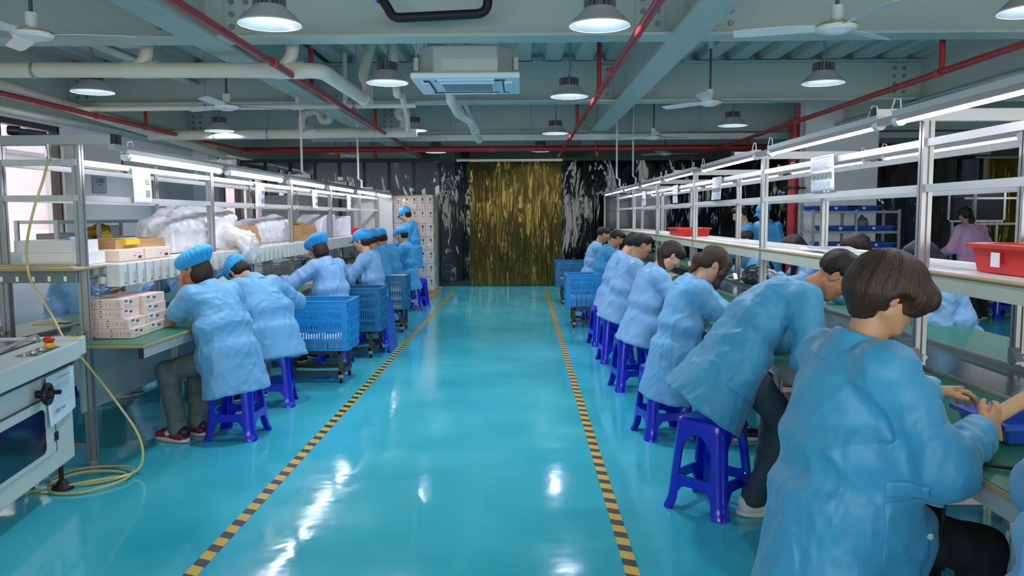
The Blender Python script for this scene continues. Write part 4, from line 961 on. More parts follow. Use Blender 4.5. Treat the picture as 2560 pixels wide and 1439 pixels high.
def person(label, loc, rz, coat='sky', hair='short', hairc='dark', skin='c', pants='navy', hz=.57, lean=12, upper=None, twist=0, roll=0, hp=25, hy=0, ht=0,
           R_=(.16, .40, .84), L_=(-.16, .40, .84), rpole=(.5, -.5, -1), lpole=(-.5, -.5, -1), rd=None, ld=None, rn=(0, 0, -1), ln=(0, 0, -1), curl=.5,
           rf=(.12, .38, 0), lf=(-.12, .38, 0), hem=.33, skirt=None, drape=.55, cap=None, sleeve=(1, 1), shoe='black', near=8.0, width=1.0, fem=False, seed=1.0,
           face=True, ponyp=None, tie=None, group=None, legs=True, fold=.009, collar=True, thumb=.5, wide=1.0, pole_k=None, pocket=None, sc=1.0, puff=0, longh=0, front=None):
    h = .0065 if near < 3.2 else .008 if near < 6 else .0095 if near < 9.5 else .012
    root = thing('person', label, 'person', (loc[0], loc[1], 0), R(rz), group)
    H0 = np.array((0, 0, hz)); t1 = R(lean * .75); t2 = R(lean * 1.25 if upper is None else upper); rl = R(roll)
    u1 = rot('y', rl) @ np.array((0, math.sin(t1), math.cos(t1))); u2 = rot('y', rl) @ np.array((0, math.sin(t2), math.cos(t2)))
    Cc = H0 + u1 * .20 * sc; Nk = Cc + u2 * .285 * sc; side = rot('z', R(twist)) @ np.array((1, 0, 0)); side = nrm(side - u2 * (side @ u2)); fw = np.cross(u2, side)
    HR = rot('z', R(hy)) @ rot('x', -R(hp)) @ rot('y', R(ht)); nd = nrm(u2 * .7 + HR @ np.array((0, .25, 1)) * .5)
    Hd = Head(Nk + nd * .075 + HR @ np.array((0, .025, .105)), HR)
    SR = Nk + side * .165 * width - u2 * .05; SL = Nk - side * .165 * width - u2 * .05
    ER, WR = ik(SR, R_, .285 * sc, .25 * sc, rpole); EL, WL = ik(SL, L_, .285 * sc, .25 * sc, lpole)
    HJR = H0 + np.array((.085, 0, -.01)); HJL = H0 + np.array((-.085, 0, -.01))
    AR = np.array((rf[0], rf[1], rf[2] + .085)); AL = np.array((lf[0], lf[1], lf[2] + .085))
    KR, AR = ik(HJR, AR, .42, .41, (.15, 1, .35)); KL, AL = ik(HJL, AL, .42, .41, (-.15, 1, .35))
    sk = SKINS[skin]; hm = HAIRS[hairc]
    # --- body: one continuous skin surface
    B = Sdf(h if near > 3.2 else .0055)
    B.econe(H0 - u1 * .06, Cc, side, .13, .12, .09, .085, .05, .03).econe(Cc - u2 * .02, Nk - u2 * .03, side, .13, .12, .09, .065, .05, .03)
    B.cone(SL + side * .02, SR - side * .02, .045, .045, .05)
    B.cone(Nk - u2 * .05, Hd.p(0, -.02, -.07), .056, .050, .03).cone(Nk - u2 * .02 + fw * .02, Hd.p(0, .0, -.06), .048, .045, .03)
    head_prims(B, Hd, fem)
    for S_, E_, W_, d_, n_, rt_ in ((SR, ER, WR, rd, rn, True), (SL, EL, WL, ld, ln, False)):
        B.cone(S_, E_, .045, .036, .03).cone(E_, E_ + (W_ - E_) * .4, .038, .036, .02).cone(E_ + (W_ - E_) * .4, W_, .036, .024, .02)
        dd = nrm(nrm(W_ - E_) + (np.array((0, 0, 0)) if d_ is None else np.array(d_))) if d_ is None else nrm(d_)
        hand(B, W_, dd, n_, rt_, curl, thumb=thumb, sc=.96 if fem else 1.02)
    if legs:
        for J, K, A in ((HJR, KR, AR), (HJL, KL, AL)): B.cone(J, K, .06, .045, .04).cone(K, A, .045, .034, .03).cone(A, A + np.array((0, .10, -.055)), .032, .025, .03)
    B.field().mesh('body', sk, root, 1)
    # --- coat
    cm = COATS[coat]; G = Sdf(max(h, .0075)); q = wide
    G.econe(Cc - u2 * .03, Nk - u2 * .01, side, .190 * width * q, .135 * width, .125 * q, .085, .06, .05)
    G.econe(H0 - u1 * .03, Cc + u2 * .03, side, .172 * q, .188 * width * q, .125 * q, .126 * q, .08, .05)
    G.cone(SL + side * .015 - fw * .005, SR - side * .015 - fw * .005, .066, .066, .06)
    G.ell(Cc + u2 * .13 - fw * .06, (.13 * width, .07, .12), np.stack([side, fw, u2], 1), .06)
    for S_, E_, W_, e in ((SR, ER, WR, sleeve[0]), (SL, EL, WL, sleeve[1])):
        Ee = E_ if e > .05 else S_ + (E_ - S_) * .55
        G.cone(S_, Ee, .072 * q, .064 * q, .045, fold=(.007, .075, seed))
        if puff: G.ell(E_ + np.array((0, -.005, -.01)), (.085 * puff, .085 * puff, .085 * puff), None, .06)
        if e > .05:
            We = E_ + (W_ - E_) * (.94 * e); G.cone(E_, We, .063 * q, .052 * q, .03, fold=(.013, .055, seed + 2)); ax = nrm(W_ - E_); G.econe(We - ax * .03, We + ax * .025, np.cross(ax, (.3, .2, 1)), .05, .047, .05, .047, .012, .008)
            G.cone(We + ax * .015, We + ax * .09, .030, .030, .004, True)
        else:
            ax = nrm(E_ - S_); G.econe(E_ - ax * .17, E_ - ax * .085, np.cross(ax, (.3, .2, 1)), .068, .07, .068, .07, .02, .01)
    if skirt is None:
        hc = H0 + np.array((0, -.035, 0)); G.econe(H0 + u1 * .06 + np.array((0, -.01, 0)), np.array((0, -.06, hem)), (1, 0, 0), .185 * q, .235 * q, .14 * q, .165 * q, .07, .012)
        if front: G.econe(front[0], front[1], (1, 0, 0), *front[2:], .07, .02)
        for J, K in ((HJR, KR), (HJL, KL)): G.cone(J + np.array((0, .03, .01)), J + (K - J) * drape, .100, .094, .07)
    else:
        c0, c1, w0, w1, d0, d1 = skirt; c0 = np.array(c0, float); c1 = np.array(c1, float); ax = nrm(c1 - c0)
        G.econe(c0, c1, (1, 0, 0), w0, w1, d0, d1, .07, .012); G.econe(c0 + (c1 - c0) * .55, c1 + ax * .06, (1, 0, 0), (w0 + w1) / 2 - .022, w1 - .018, (d0 + d1) / 2 - .022, d1 - .018, .012, .01, sub=True)
    G.cone(Nk + u2 * .0 + fw * .01, Nk + nd * .16, .058, .06, .012, True)
    G.field().folds(fold, seed=seed * 3.1)
    if skirt is None:   # hollow under the seat so that it hangs around the stool
        c0 = H0 + u1 * .06 + np.array((0, -.01, 0)); c1 = np.array((0, -.06, hem)); tt = (c0[2] - .50) / (c0[2] - hem); wl = .026
        I2 = Sdf(G.h); mid = c0 + (c1 - c0) * tt; ax = nrm(c1 - c0); I2.econe(mid, c1 + ax * .08, (1, 0, 0), (.185 + .05 * tt) * q - wl, .245 * q - wl, (.14 + .025 * tt) * q - wl, .173 * q - wl, .0, .01)
        G.carve(I2.pr[0])
    co = G.mesh('coat', cm, root, 1)
    if collar:
        c = Sdf(max(.006, h * .8)); nb = Nk - u2 * .035; c.econe(nb - nd * .034 - fw * .006, Nk + nd * .042 - fw * .004, side, .128, .080, .112, .076, .01, .008)
        c.cone(nb - nd * .08, Nk + nd * .12, .062, .064, .006, True); c.ell(Nk + fw * .085 + nd * .03, (.022, .05, .07), np.stack([side, fw, nd], 1), .01, True)
        c.field(); c.mesh('collar', cm, co, 1)
    if near < 4.6:
        for k in range(4):
            p = Nk * (.82 - .24 * k) + H0 * (.18 + .24 * k)
    # --- trousers, shoes
    if legs:
        T = Sdf(max(h, .009))
        for J, K, A in ((HJR, KR, AR), (HJL, KL, AL)): T.cone(J, K, .088, .066, .04, fold=(.006, .12, seed)).cone(K, A + np.array((0, -.005, .0)), .066, .056, .03, fold=(.008, .09, seed + 1)).econe(A + np.array((0, 0, .06)), A + np.array((0, 0, -.02)), (1, 0, 0), .058, .06, .058, .062, .02, .008)
        T.cone(HJL, HJR, .095, .095, .05); T.field().folds(.004, seed=seed); T.mesh('trousers', PANTS[pants], root, 1)
        for A, f in ((AR, rf), (AL, lf)):
            z0 = f[2]; o = np.array((A[0], A[1], z0)); sg = Sdf(.007 if near < 6 else .011)
            fy = np.array((0.06 * np.sign(A[0]) , 1, 0)); fy = nrm(fy)
            sg.econe(o - fy * .07 + (0, 0, .042), o + fy * .185 + (0, 0, .036), np.cross(fy, (0, 0, 1)), .042, .044, .05, .03, .02, .02); sg.ell(o + (0, -.02, .06), (.043, .06, .055), k=.03)
            sg.cone(o + (0, 0, .07), o + (0, 0, .16), .034, .036, .01, True)
            sg.pr = sg.pr; sg.field(); D = sg.D; zz = sg.ax[2][None, None, :]; sg.D = np.maximum(D, (z0 + .018) - zz)
            if shoe != 'sneaker': so = sg.mesh('shoe', {'black': M_shoeB, 'white': M_shoeW, 'grey': M_shoeG}[shoe], root, 1)
            else: so = sg.mesh('shoe', M_shoeR, root, 1)
            sl = Sdf(.007 if near < 6 else .011); sd_ = np.cross(fy, (0, 0, 1))
            rr = np.stack([sd_, fy, np.array((0, 0, 1.))], 1); sl.econe(o - fy * .03 + (0, 0, .002), o - fy * .03 + (0, 0, .026), sd_, .044, .044, .062, .062, .02, .004); sl.econe(o + fy * .12 + (0, 0, .002), o + fy * .12 + (0, 0, .026), sd_, .048, .046, .085, .083, .02, .004)
            sl.econe(o + fy * .045 + (0, 0, .002), o + fy * .045 + (0, 0, .026), sd_, .043, .043, .09, .09, .02, .004)
            sl.field().mesh('sole', M_shoeW, so, 1)
            root['_shoe'] = 1
            if shoe == 'sneaker': sneaker_detail(so, o, fy, sd_)
            if shoe == 'grey': swoosh(so, o, fy, sd_, M_lime)
        del root['_shoe']
    # --- hair, cap, face
    if cap:
        make_hair('cap_hair', Hd, root, hm, h, seed, longh); make_cap(cap, Hd, root, min(.0085, max(.006, h * .8)), seed)
    elif hair: make_hair(hair, Hd, root, hm, max(.0055, h * .8), seed)
    if ponyp: pony(Hd, root, hm, max(.007, h), [Hd.p(*ponyp[0][:3]) + np.array(p[:3]) - np.array(ponyp[0][:3]) for p in ponyp], [p[3] for p in ponyp], tie=Hd.p(*tie) if tie else None)
    if face:
        for s_ in (-1, 1):
            mb = MB(); u, v = Hd.v(1, 0, 0), Hd.v(0, 0, 1)
            e = Sdf(.0035).ell(Hd.p(.031 * s_, .083, .013), (.0125, .006, .0045), Hd.R, .003).field().mesh('eye', M_eyew, root, 0)
            Sdf(.0035).cone(Hd.p(.016 * s_, .0925, .030), Hd.p(.045 * s_, .079, .033), .004, .003, .003).field().mesh('eyebrow', hm, root, 0)
        Sdf(.004).ell(Hd.p(0, .0875, -.064), (.019, .008, .0075), Hd.R, .003).field().mesh('lips', M_lip, root, 0)
    root_info = dict(root=root, coat=co, H=Hd, N=Nk, W=(WR, WL), E=(ER, EL), side=side, fw=fw, u2=u2, H0=H0, G=G, cm=cm, K=(KR, KL), A=(AR, AL)); return root_info

def pocket(info, c, U, V, w, hh, off=.006, name='pocket'):
    """patch that hugs the coat: c centre, U across, V up (local frame)"""
    G = info['G']; U = nrm(U); V = nrm(np.array(V) - U * (np.array(V) @ U)); N = np.cross(U, V); X = G.ax[0][:, None, None] - c[0]; Y = G.ax[1][None, :, None] - c[1]; Z = G.ax[2][None, None, :] - c[2]
    u = X * U[0] + Y * U[1] + Z * U[2]; v = X * V[0] + Y * V[1] + Z * V[2]; n = X * N[0] + Y * N[1] + Z * N[2]
    T = Sdf(G.h); T.lo = G.lo; T.n = G.n; T.ax = G.ax; T.D = np.maximum.reduce([G.D - off, np.abs(u) - w / 2, np.abs(v) - hh / 2, np.abs(n) - .13]).astype(np.float32)
    return T.mesh(name, info['cm'], info['coat'], 1)
def button(info, p, d):
    """march from p along d onto the coat and pin a button there"""
    G = info['G']; p = np.array(p, float); d = nrm(d)
    for k in range(250):
        q = p + d * .002 * k; i = tuple(np.clip(((q - G.lo) / G.h).astype(int), 0, np.array(G.n) - 1))
        if G.D[i] < .002: break
    else: return
    q = q - d * .004
    MB().cyl(tuple(q), tuple(q - d * .004), .0095, n=14).build('button', M_button, info['coat'], world=False)
def swoosh(par, o, fy, sd, m, s_=None):
    """curved tick on both sides of the shoe"""
    for sg in (-1, 1):
        P = []
        for i in range(13):
            t = i / 12; y = .12 - .19 * t; zt = .052 + .035 * t - .05 * (1 - t) * t * 2; wd = .011 * math.sin(PI * min(1, t * .9 + .12)) ** 1.2 * (1 - t * .75) + .001
            P.append((y, zt - wd, zt + wd))
        vs = []; 
        for y, a, b in P:
            x = .0455 - .012 * max(0, (a - .03) / .06)
            for z in (a, b): vs.append(o + fy * y + sd * sg * x + np.array((0, 0, z)))
        for y, a, b in P:
            for z in (a, b): vs.append(o + fy * y + sd * sg * (.036) + np.array((0, 0, z)))
        n = 26; fs = [(2 * i, 2 * i + 1, 2 * i + 3, 2 * i + 2) for i in range(12)] + [(n + 2 * i, n + 2 * i + 2, n + 2 * i + 3, n + 2 * i + 1) for i in range(12)] + [(2 * i, 2 * i + 2, n + 2 * i + 2, n + 2 * i) for i in range(12)] + [(2 * i + 1, n + 2 * i + 1, n + 2 * i + 3, 2 * i + 3) for i in range(12)]
        MB().add([tuple(v) for v in vs], fs).build('tick_mark', m, par, world=False)
def sneaker_detail(par, o, fy, sd):
    S = Sdf(.006); R3 = np.stack([sd, fy, np.array((0, 0, 1.))], 1)
    S.ell(o + fy * .06 + (0, 0, .048), (.0475, .06, .03), R3, .01).field(); S.mesh('side_panel', M_shoeW, par, 1)['label'] = 'white side panel'
    S = Sdf(.006); S.ell(o - fy * .045 + (0, 0, .068), (.046, .052, .045), R3, .01).cone(o + (0, 0, .07), o + (0, 0, .16), .034, .036, .01, True).field(); S.mesh('heel_counter', M_shoeB, par, 1)['label'] = 'black heel'
    S = Sdf(.006); S.ell(o + fy * .165 + (0, 0, .052), (.026, .034, .02), R3, .01).field(); S.mesh('toe_box', M_shoeW, par, 1)['label'] = 'white toe box'
    swoosh(par, o, fy, sd, M_shoeR)
# ------------------------------------------------------------------ right line, facing the bench (+X)
G1 = 'workers seated along the right bench'; G2 = 'workers seated along the left bench'
P_R3 = person('person bending low over the right bench, bright blue coat and dark jeans', (1.05, 3.97), -88, 'cyan', 'crop', 'black', 'b', 'navy', hz=.80, lean=40, upper=60, hp=50, hy=-22, puff=1,
    R_=(.14, .50, .80), L_=(-.22, .56, .82), rpole=(.6, -.2, -1), lpole=(-.6, -.3, -1), rf=(.06, .12, 0), lf=(-.16, .24, 0), skirt=((0, .08, .86), (0, -.15, .54), .19, .29, .145, .22), near=3.0, seed=2.0, shoe='white', face=False, legs=True, group=G1)
pocket(P_R3, (.20, .02, .72), (0, .81, -.58), (0, .58, .81), .16, .17)
for q in ((.10, .50, .93), (.12, .40, .82), (.12, .30, .72)): button(P_R3, (q[0] + .25, q[1] + .12, q[2]), (-1, -.45, 0))
stool(.98, 4.04, 45, 'blue plastic stool behind the person bending over the right bench')
P_R2 = person('person with brown bowl cut holding a beige tube, bright blue coat, nearest on the right', (.96, 2.42), -80, 'cyan', 'bowl', 'brown', 'c', 'black', hz=.60, lean=6, upper=11, hp=18, hy=-14,
    R_=(.11, .41, .84), L_=(-.10, .40, .92), rpole=(.7, -.3, -1), lpole=(-.8, -.2, -.8), rd=(-.2, .9, .35), ld=(.1, 1, .05), rn=(-1, 0, .1), ln=(.3, 0, -1), sc=1.04, curl=.42, rf=(.16, .42, 0), lf=(-.14, .45, 0), hem=.2, near=2.0, seed=5.0, face=True, wide=1.08, puff=1.06, drape=.42, front=((0, .04, .82), (0, .15, .34), .19, .215, .10, .13), group=G1)
pocket(P_R2, (.24, .10, .60), (.1, 1, 0), (0, 0, 1), .15, .19)
pocket(P_R2, (.24, .07, .73), (.1, 1, .1), (0, 0, 1), .09, .05, .011, 'cloth_in_pocket')
for q in (.58,): button(P_R2, (.34, .19, q), (-1, -.12, 0))
stool(.95, 2.42, 8, 'blue plastic stool under the person with the bowl cut')
P_R1 = person('person cut off by the lower right corner, pale blue coat back', (1.20, 1.62), -84, 'pale', 'short', 'black', 'c', 'black', hz=.57, lean=16, R_=(.16, .26, .86), L_=(-.2, .36, .86), rpole=(.9, -1, -.3), lpole=(-.9, -1, -.3), hem=.25, near=1.5, seed=7.0, face=False, wide=1.1, group=G1)
stool(1.20, 1.62, 0, 'blue plastic stool at the lower right corner, mostly out of the frame')
P_R4 = person('person with long brown hair tied low, sky blue coat, on the right', (1.04, 5.35), -84, 'sky', 'tie', 'brown', 'a', 'grey', hz=.58, lean=14, hp=42, hy=-4, R_=(.14, .56, .84), L_=(-.18, .5, .84), hem=.27, near=5, seed=3.0, fem=True, face=False, wide=1.04, group=G1)
stool(.98, 5.42, 12, 'blue plastic stool under the person with long brown tied hair')
P_R5 = person('person with black ponytail and red hair tie, pale blue coat, on the right', (1.03, 6.75), -84, 'pale', 'pony', 'dark', 'a', 'grey', hz=.57, lean=13, hp=45, R_=(.13, .46, .86), L_=(-.15, .45, .86), hem=.42, near=6.5, seed=4.0, fem=True, group=G1,
    ponyp=[(0, -.10, .04, .03), (.01, -.145, -.02, .036), (.03, -.15, -.16, .034), (.05, -.13, -.32, .014)], tie=(0, -.115, .03))
stool(.97, 6.9, 8, 'blue plastic stool under the person with the ponytail and red hair tie')
P_R6 = person('person with short black hair in profile, broad pale blue coat, on the right', (1.02, 8.15), -86, 'pale', 'short', 'black', 'b', 'grey', hz=.57, lean=15, hp=18, R_=(.14, .45, .86), L_=(-.15, .45, .86), hem=.43, near=8, seed=6.0, wide=1.12, width=1.06, group=G1)
stool(.98, 8.2, 5, 'blue plastic stool under the broad person with short black hair')
P_R7 = person('person with bushy black hair, bent over the right bench behind the broad person', (1.06, 9.3), -84, 'pale', 'fluffy', 'black', 'a', 'grey', hz=.57, lean=15, hp=40, R_=(.14, .45, .86), L_=(-.15, .45, .86), hem=.38, near=9, seed=8.0, group=G1)
stool(.98, 9.3, 10, 'blue plastic stool under the person with bushy black hair')
P_R8 = person('person with cropped black hair and bright blue coat behind the near right crate', (1.13, 11.3), -86, 'bright', 'short', 'black', 'b', 'grey', hz=.57, lean=14, hp=30, R_=(.14, .45, .86), L_=(-.15, .45, .86), near=11, seed=9.0, group=G1)
stool(1.06, 11.3, 8, 'blue plastic stool under the person with cropped hair and bright blue coat')
P_R9 = person('farthest person at the right bench, pale blue coat, black hair, by the far crate', (1.12, 12.7), -86, 'pale', 'short', 'black', 'b', 'grey', hz=.57, lean=12, hp=20, R_=(.14, .45, .86), L_=(-.15, .45, .86), near=12, seed=10.0, group=G1)
stool(1.06, 12.7, 4, 'blue plastic stool under the farthest person of the right bench')
# ------------------------------------------------------------------ left line, facing the bench (-X)
P_L1 = person('person in puffy blue cap with chin on hand and red sneakers, nearest left', (-1.99, 5.40), 62, 'sky', None, 'dark', 'b', 'grey', hz=.57, lean=19, upper=30, hp=22, hy=22, cap='puff',
    L_=(-.11, .31, 1.02), lpole=(-.25, .75, -1.3), longh=.055, R_=(.22, .42, .82), ld=(.3, .1, 1), ln=(.2, -1, 0), rf=(-.09, .24, 0), lf=(-.27, .22, 0), drape=.2, hem=.31, sleeve=(1, 0), shoe='sneaker', near=5, seed=1.0, face=False, wide=1.08, curl=.8, group=G2)
pocket(P_L1, (-.22, .10, .62), (.1, -1, 0), (0, .2, 1), .14, .16)
stool(-1.96, 5.42, -3, 'blue plastic stool under the person with red sneakers')
P_L2 = person('person in blue cap bowed deeply over the left bench, wide sky blue back', (-1.98, 6.3), 52, 'sky', None, 'black', 'c', 'grey', hz=.57, lean=22, upper=40, hp=62, hy=12, cap='round', R_=(.26, .42, .86), L_=(-.25, .42, .86), rpole=(1, -.2, -.6), lpole=(-1, -.2, -.6), hem=.38, near=6, seed=11.0, face=False, wide=1.12, group=G2)
stool(-2.0, 6.35, 10, 'blue plastic stool under the deeply bowed person with the blue cap')
P_L3 = person('person in puffed blue cap with dark hair, pale blue back, behind the first left crate', (-1.91, 8.1), 58, 'pale', None, 'dark', 'b', 'grey', hz=.57, lean=10, upper=16, hp=30, cap='puff', longh=.03, R_=(.26, .42, .86), L_=(-.26, .42, .86), rpole=(1, -.2, -.6), lpole=(-1, -.2, -.6), near=8, seed=12.0, face=False, wide=1.05, group=G2)
stool(-1.91, 8.1, 5, 'blue plastic stool seen through the frame under the first left crate')
P_L4 = person('person in blue peaked cap, face in profile, pale blue coat, behind the second left crate', (-1.76, 9.5), 80, 'pale', None, 'dark', 'a', 'grey', hz=.57, lean=6, hp=18, cap='brim', R_=(.2, .42, .86), L_=(-.2, .42, .86), near=9, seed=13.0, fem=True, group=G2)
stool(-1.76, 9.5, 5, 'blue plastic stool under the person with peaked cap and face in profile')
P_L5 = person('person in blue cap half hidden behind the profile with the peaked cap', (-1.83, 10.5), 70, 'bright', None, 'dark', 'b', 'grey', hz=.57, lean=8, hp=25, cap='round', near=10.5, seed=14.0, face=False, group=G2)
stool(-1.88, 10.5, 5, 'blue plastic stool behind the third left crate')
P_L6 = person('person in blue cap with bright blue back, behind the third left crate', (-1.86, 11.5), 62, 'bright', None, 'dark', 'b', 'grey', hz=.57, lean=10, hp=30, cap='round', near=11.5, seed=15.0, face=False, width=1.05, group=G2)
stool(-1.86, 11.5, 5, 'blue plastic stool under the bright blue back beyond the third left crate')
P_L7 = person('seated person in blue cap facing left, near the end of the left bench', (-1.80, 12.75), 82, 'bright', None, 'black', 'a', 'grey', hz=.57, lean=3, hp=16, cap='brim', R_=(.2, .38, .86), L_=(-.2, .38, .86), near=12.5, seed=16.0, group=G2)
stool(-1.78, 12.9, 8, 'blue plastic stool under the last seated person of the left bench')
P_L8 = person('standing person in blue peaked cap and glasses at the far end of the left bench', (-1.85, 13.75), 84, 'bright', None, 'black', 'a', 'grey', hz=.90, lean=3, hp=30, cap='brim', R_=(.2, .32, 1.0), L_=(-.2, .32, 1.0), rf=(.1, .0, 0), lf=(-.1, .05, 0), skirt=((0, -.01, .98), (0, -.02, .62), .185, .22, .14, .16), near=13, seed=17.0)
stool(-1.72, 13.35, 20, 'blue plastic stool beside the legs of the standing person at the left')
# ------------------------------------------------------------------ beyond the left bench, facing it (+X)
P_A = person('person with long black hair behind the left bench, head hidden by the shelf papers', (-3.95, 6.75), -72, 'pale', 'pony', 'black', 'b', 'black', hz=.57, lean=16, hp=15, hy=-20, R_=(.16, .42, .86), L_=(-.16, .42, .9), cap='puff', near=6.7, seed=21.0, fem=True, face=False, shoe='grey', rf=(.34, .42, 0), lf=(.12, .46, 0),
    ponyp=[(0, -.09, -.02, .04), (.0, -.18, -.13, .045), (.0, -.21, -.33, .03)])
stool(-3.95, 6.75, 5, 'blue plastic stool beyond the left bench, under the person with long black hair')
P_B = person('person bent low behind the left bench, under the row of white boxes', (-3.9, 8.25), -65, 'pale', None, 'black', 'b', 'black', hz=.57, lean=28, upper=55, hp=50, cap='round', near=8.2, seed=22.0, face=False, R_=(.2, .45, .86), L_=(-.2, .45, .86))
stool(-3.9, 8.25, 12, 'blue plastic stool beyond the left bench, under the person bent low')
P_C = person('person with bright blue sleeve behind the left bench, next to the first worker\'s head', (-3.85, 9.3), -80, 'bright', None, 'black', 'b', 'black', hz=.57, lean=14, hp=30, cap='round', near=9.5, seed=23.0, face=False)
stool(-3.85, 9.3, 12, 'blue plastic stool beyond the left bench, under the bright blue sleeve')
P_D = person('person leaning on the far table in front of the bowed worker\'s cap', (-3.8, 10.6), -85, 'bright', None, 'black', 'b', 'black', hz=.57, lean=30, upper=50, hp=40, cap='round', near=10.5, seed=24.0, face=False, R_=(.16, .5, .84), L_=(-.16, .5, .84))
stool(-3.8, 10.6, 8, 'blue plastic stool beyond the left bench, by the white box stacks')
P_E = person('person behind the left bench at the white box stacks, seen under the shelf', (-3.75, 12.2), -85, 'bright', None, 'black', 'b', 'black', hz=.57, lean=12, hp=30, cap='round', near=12, seed=25.0, face=False)
stool(-3.75, 12.2, 8, 'far blue plastic stool beyond the left bench')
# ------------------------------------------------------------------ beyond the right bench, facing it (-X)
P_F = person('person with black hair behind the right bench, pale blue coat by the blue crates', (3.02, 5.5), 70, 'pale', 'bob', 'black', 'a', 'black', hz=.59, lean=14, upper=22, hp=28, R_=(.2, .36, .86), L_=(-.2, .36, .86), hem=.5, near=4.7, seed=31.0, face=False, fem=True, wide=1.08)
P_G = person('person with curly dark hair behind the right bench shelf', (2.98, 6.7), 88, 'pale', 'fluffy', 'dark', 'b', 'black', hz=.57, lean=10, hp=20, near=6.7, seed=32.0, face=False, R_=(.16, .42, .86), L_=(-.16, .42, .86))
P_H = person('person with long black hair holding a beige tube behind the right bench', (2.95, 8.0), 85, 'pale', 'bob', 'black', 'a', 'black', hz=.56, lean=14, hp=28, near=8, seed=33.0, face=True, fem=True, R_=(.12, .44, .88), L_=(-.14, .40, .90), ponyp=[(-.07, .0, -.06, .03), (-.07, .03, -.18, .03), (-.06, .04, -.30, .02)])
P_I = person('person with bare hands behind the right bench, next to the dark plastic bag', (2.92, 9.7), 88, 'sky', 'short', 'black', 'b', 'black', hz=.57, lean=10, hp=28, near=9.7, seed=34.0, face=False, R_=(.22, .45, .86), L_=(-.22, .45, .88))
P_J = person('standing person with short black hair, turned left, beyond the right bench', (3.15, 11.0), 75, 'bright', 'short', 'black', 'a', 'black', hz=.86, lean=6, hp=22, hy=10, near=11, seed=35.0, R_=(.2, .3, .95), L_=(-.2, .3, .95), rf=(.1, 0, 0), lf=(-.1, .04, 0), skirt=((0, -.01, .94), (0, -.02, .6), .185, .21, .14, .155))
P_K = person('standing person in blue cap and glasses beside the red riser, beyond the right bench', (3.58, 11.6), 120, 'bright', 'short', 'black', 'a', 'black', hz=.89, lean=3, hp=28, hy=10, cap='brim', near=11, seed=36.0, R_=(.22, .25, .98), L_=(-.22, .25, .98), rf=(.1, 0, 0), lf=(-.1, .04, 0), skirt=((0, -.01, .97), (0, -.02, .62), .185, .21, .14, .155))
P_L = person('standing person in a pink coat with a ponytail, far right', (6.35, 11.3), 8, 'pink', 'pony', 'dark', 'a', 'black', hz=.84, lean=8, hp=22, near=11, seed=37.0, face=False, fem=True, R_=(.24, .3, .95), L_=(-.24, .3, .95), rf=(.1, 0, 0), lf=(-.1, .04, 0), skirt=((0, -.01, .92), (0, -.02, .6), .185, .22, .14, .165),
    ponyp=[(0, -.09, -.01, .028), (-.01, -.14, -.09, .04), (-.03, -.13, -.22, .03)])
P_M = person('person in bright blue coat mostly hidden behind the red tray, beside the pink coat', (7.0, 11.7), 100, 'bright', 'short', 'black', 'a', 'black', hz=.57, lean=20, hp=30, near=11, seed=38.0, face=False)
for x, y, r_, lb in ((3.02, 5.52, 5, 'blue plastic stool beyond the right bench, under the back of the pale blue coat'), (2.98, 6.7, 5, 'blue plastic stool beyond the right bench, under the person with curly hair'), (2.98, 8.0, 8, 'blue plastic stool beyond the right bench, under the person with long black hair'),
                     (2.95, 9.7, 5, 'blue plastic stool beyond the right bench, by the dark plastic bag'), (7.0, 11.7, 5, 'blue plastic stool under the person beside the pink coat')): stool(x, y, r_, lb)
# ================================================================== crates, boxes, machine and small things
M_crate = mat('crate_blue', '#1f8fd6', .35, var=.05); M_crate2 = mat('crate_teal_blue', '#1a6f9e', .35, var=.05); M_crate3 = mat('crate_dark_blue', '#1d5f9c', .4, var=.05)
M_rust = mat('trolley_steel', '#4d4a42', .55, .5, .25, 14)
M_pink = mat('box_pinkish_white', '#f0d6ca', .55, var=.03); M_boxw = mat('box_white', '#e3e2e0', .55, var=.03); M_kraft = mat('kraft_paper', '#b98f5c', .65, var=.1, nscale=12, bump=.3, bscale=18)
M_yel = mat('yellow_label', '#e0c32c', .5); M_redp = mat('red_plastic', '#d8281c', .35, var=.04); M_bluep = mat('blue_plastic', '#2050b8', .35, var=.05)
def slotted(w, h, rows, nslot, m, name, par, rm, off, band=.09):
    """one crate side: solid bands and slim bars, local wall in X-Z at y=0"""
    mb = MB(); th = .008
    hs = h / rows; sp = []
    def B(x0, x1, z0, z1, t=th): 
        c = rm @ Vector(((x0 + x1) / 2, 0, (z0 + z1) / 2)) + off; mb.box(c, (x1 - x0, t, z1 - z0), rm)
    B(-w / 2, -w / 2 + .05, 0, h); B(w / 2 - .05, w / 2, 0, h)
    for r in range(rows + 1):
        z = r * hs; t = .028 if r not in (0, rows) else .03
        if r == rows: continue
        B(-w / 2, w / 2, max(0, z - t / 2), min(h, z + t / 2), th + (.006 if 0 < r < rows else .003))
    B(-w / 2, w / 2, h - .06, h - .001, th + .005)
    n = nslot
    for i in range(n + 1):
        x = -w / 2 + .05 + (w - .1) * i / n; B(x - .0055, x + .0055, .001, h - .003, th - .002)
    for i in range(4):
        x = -w / 2 + .05 + (w - .1) * i / 3; B(x - .008, x + .008, 0, h, th + .01)
    return mb.build(name, m, par, world=False)
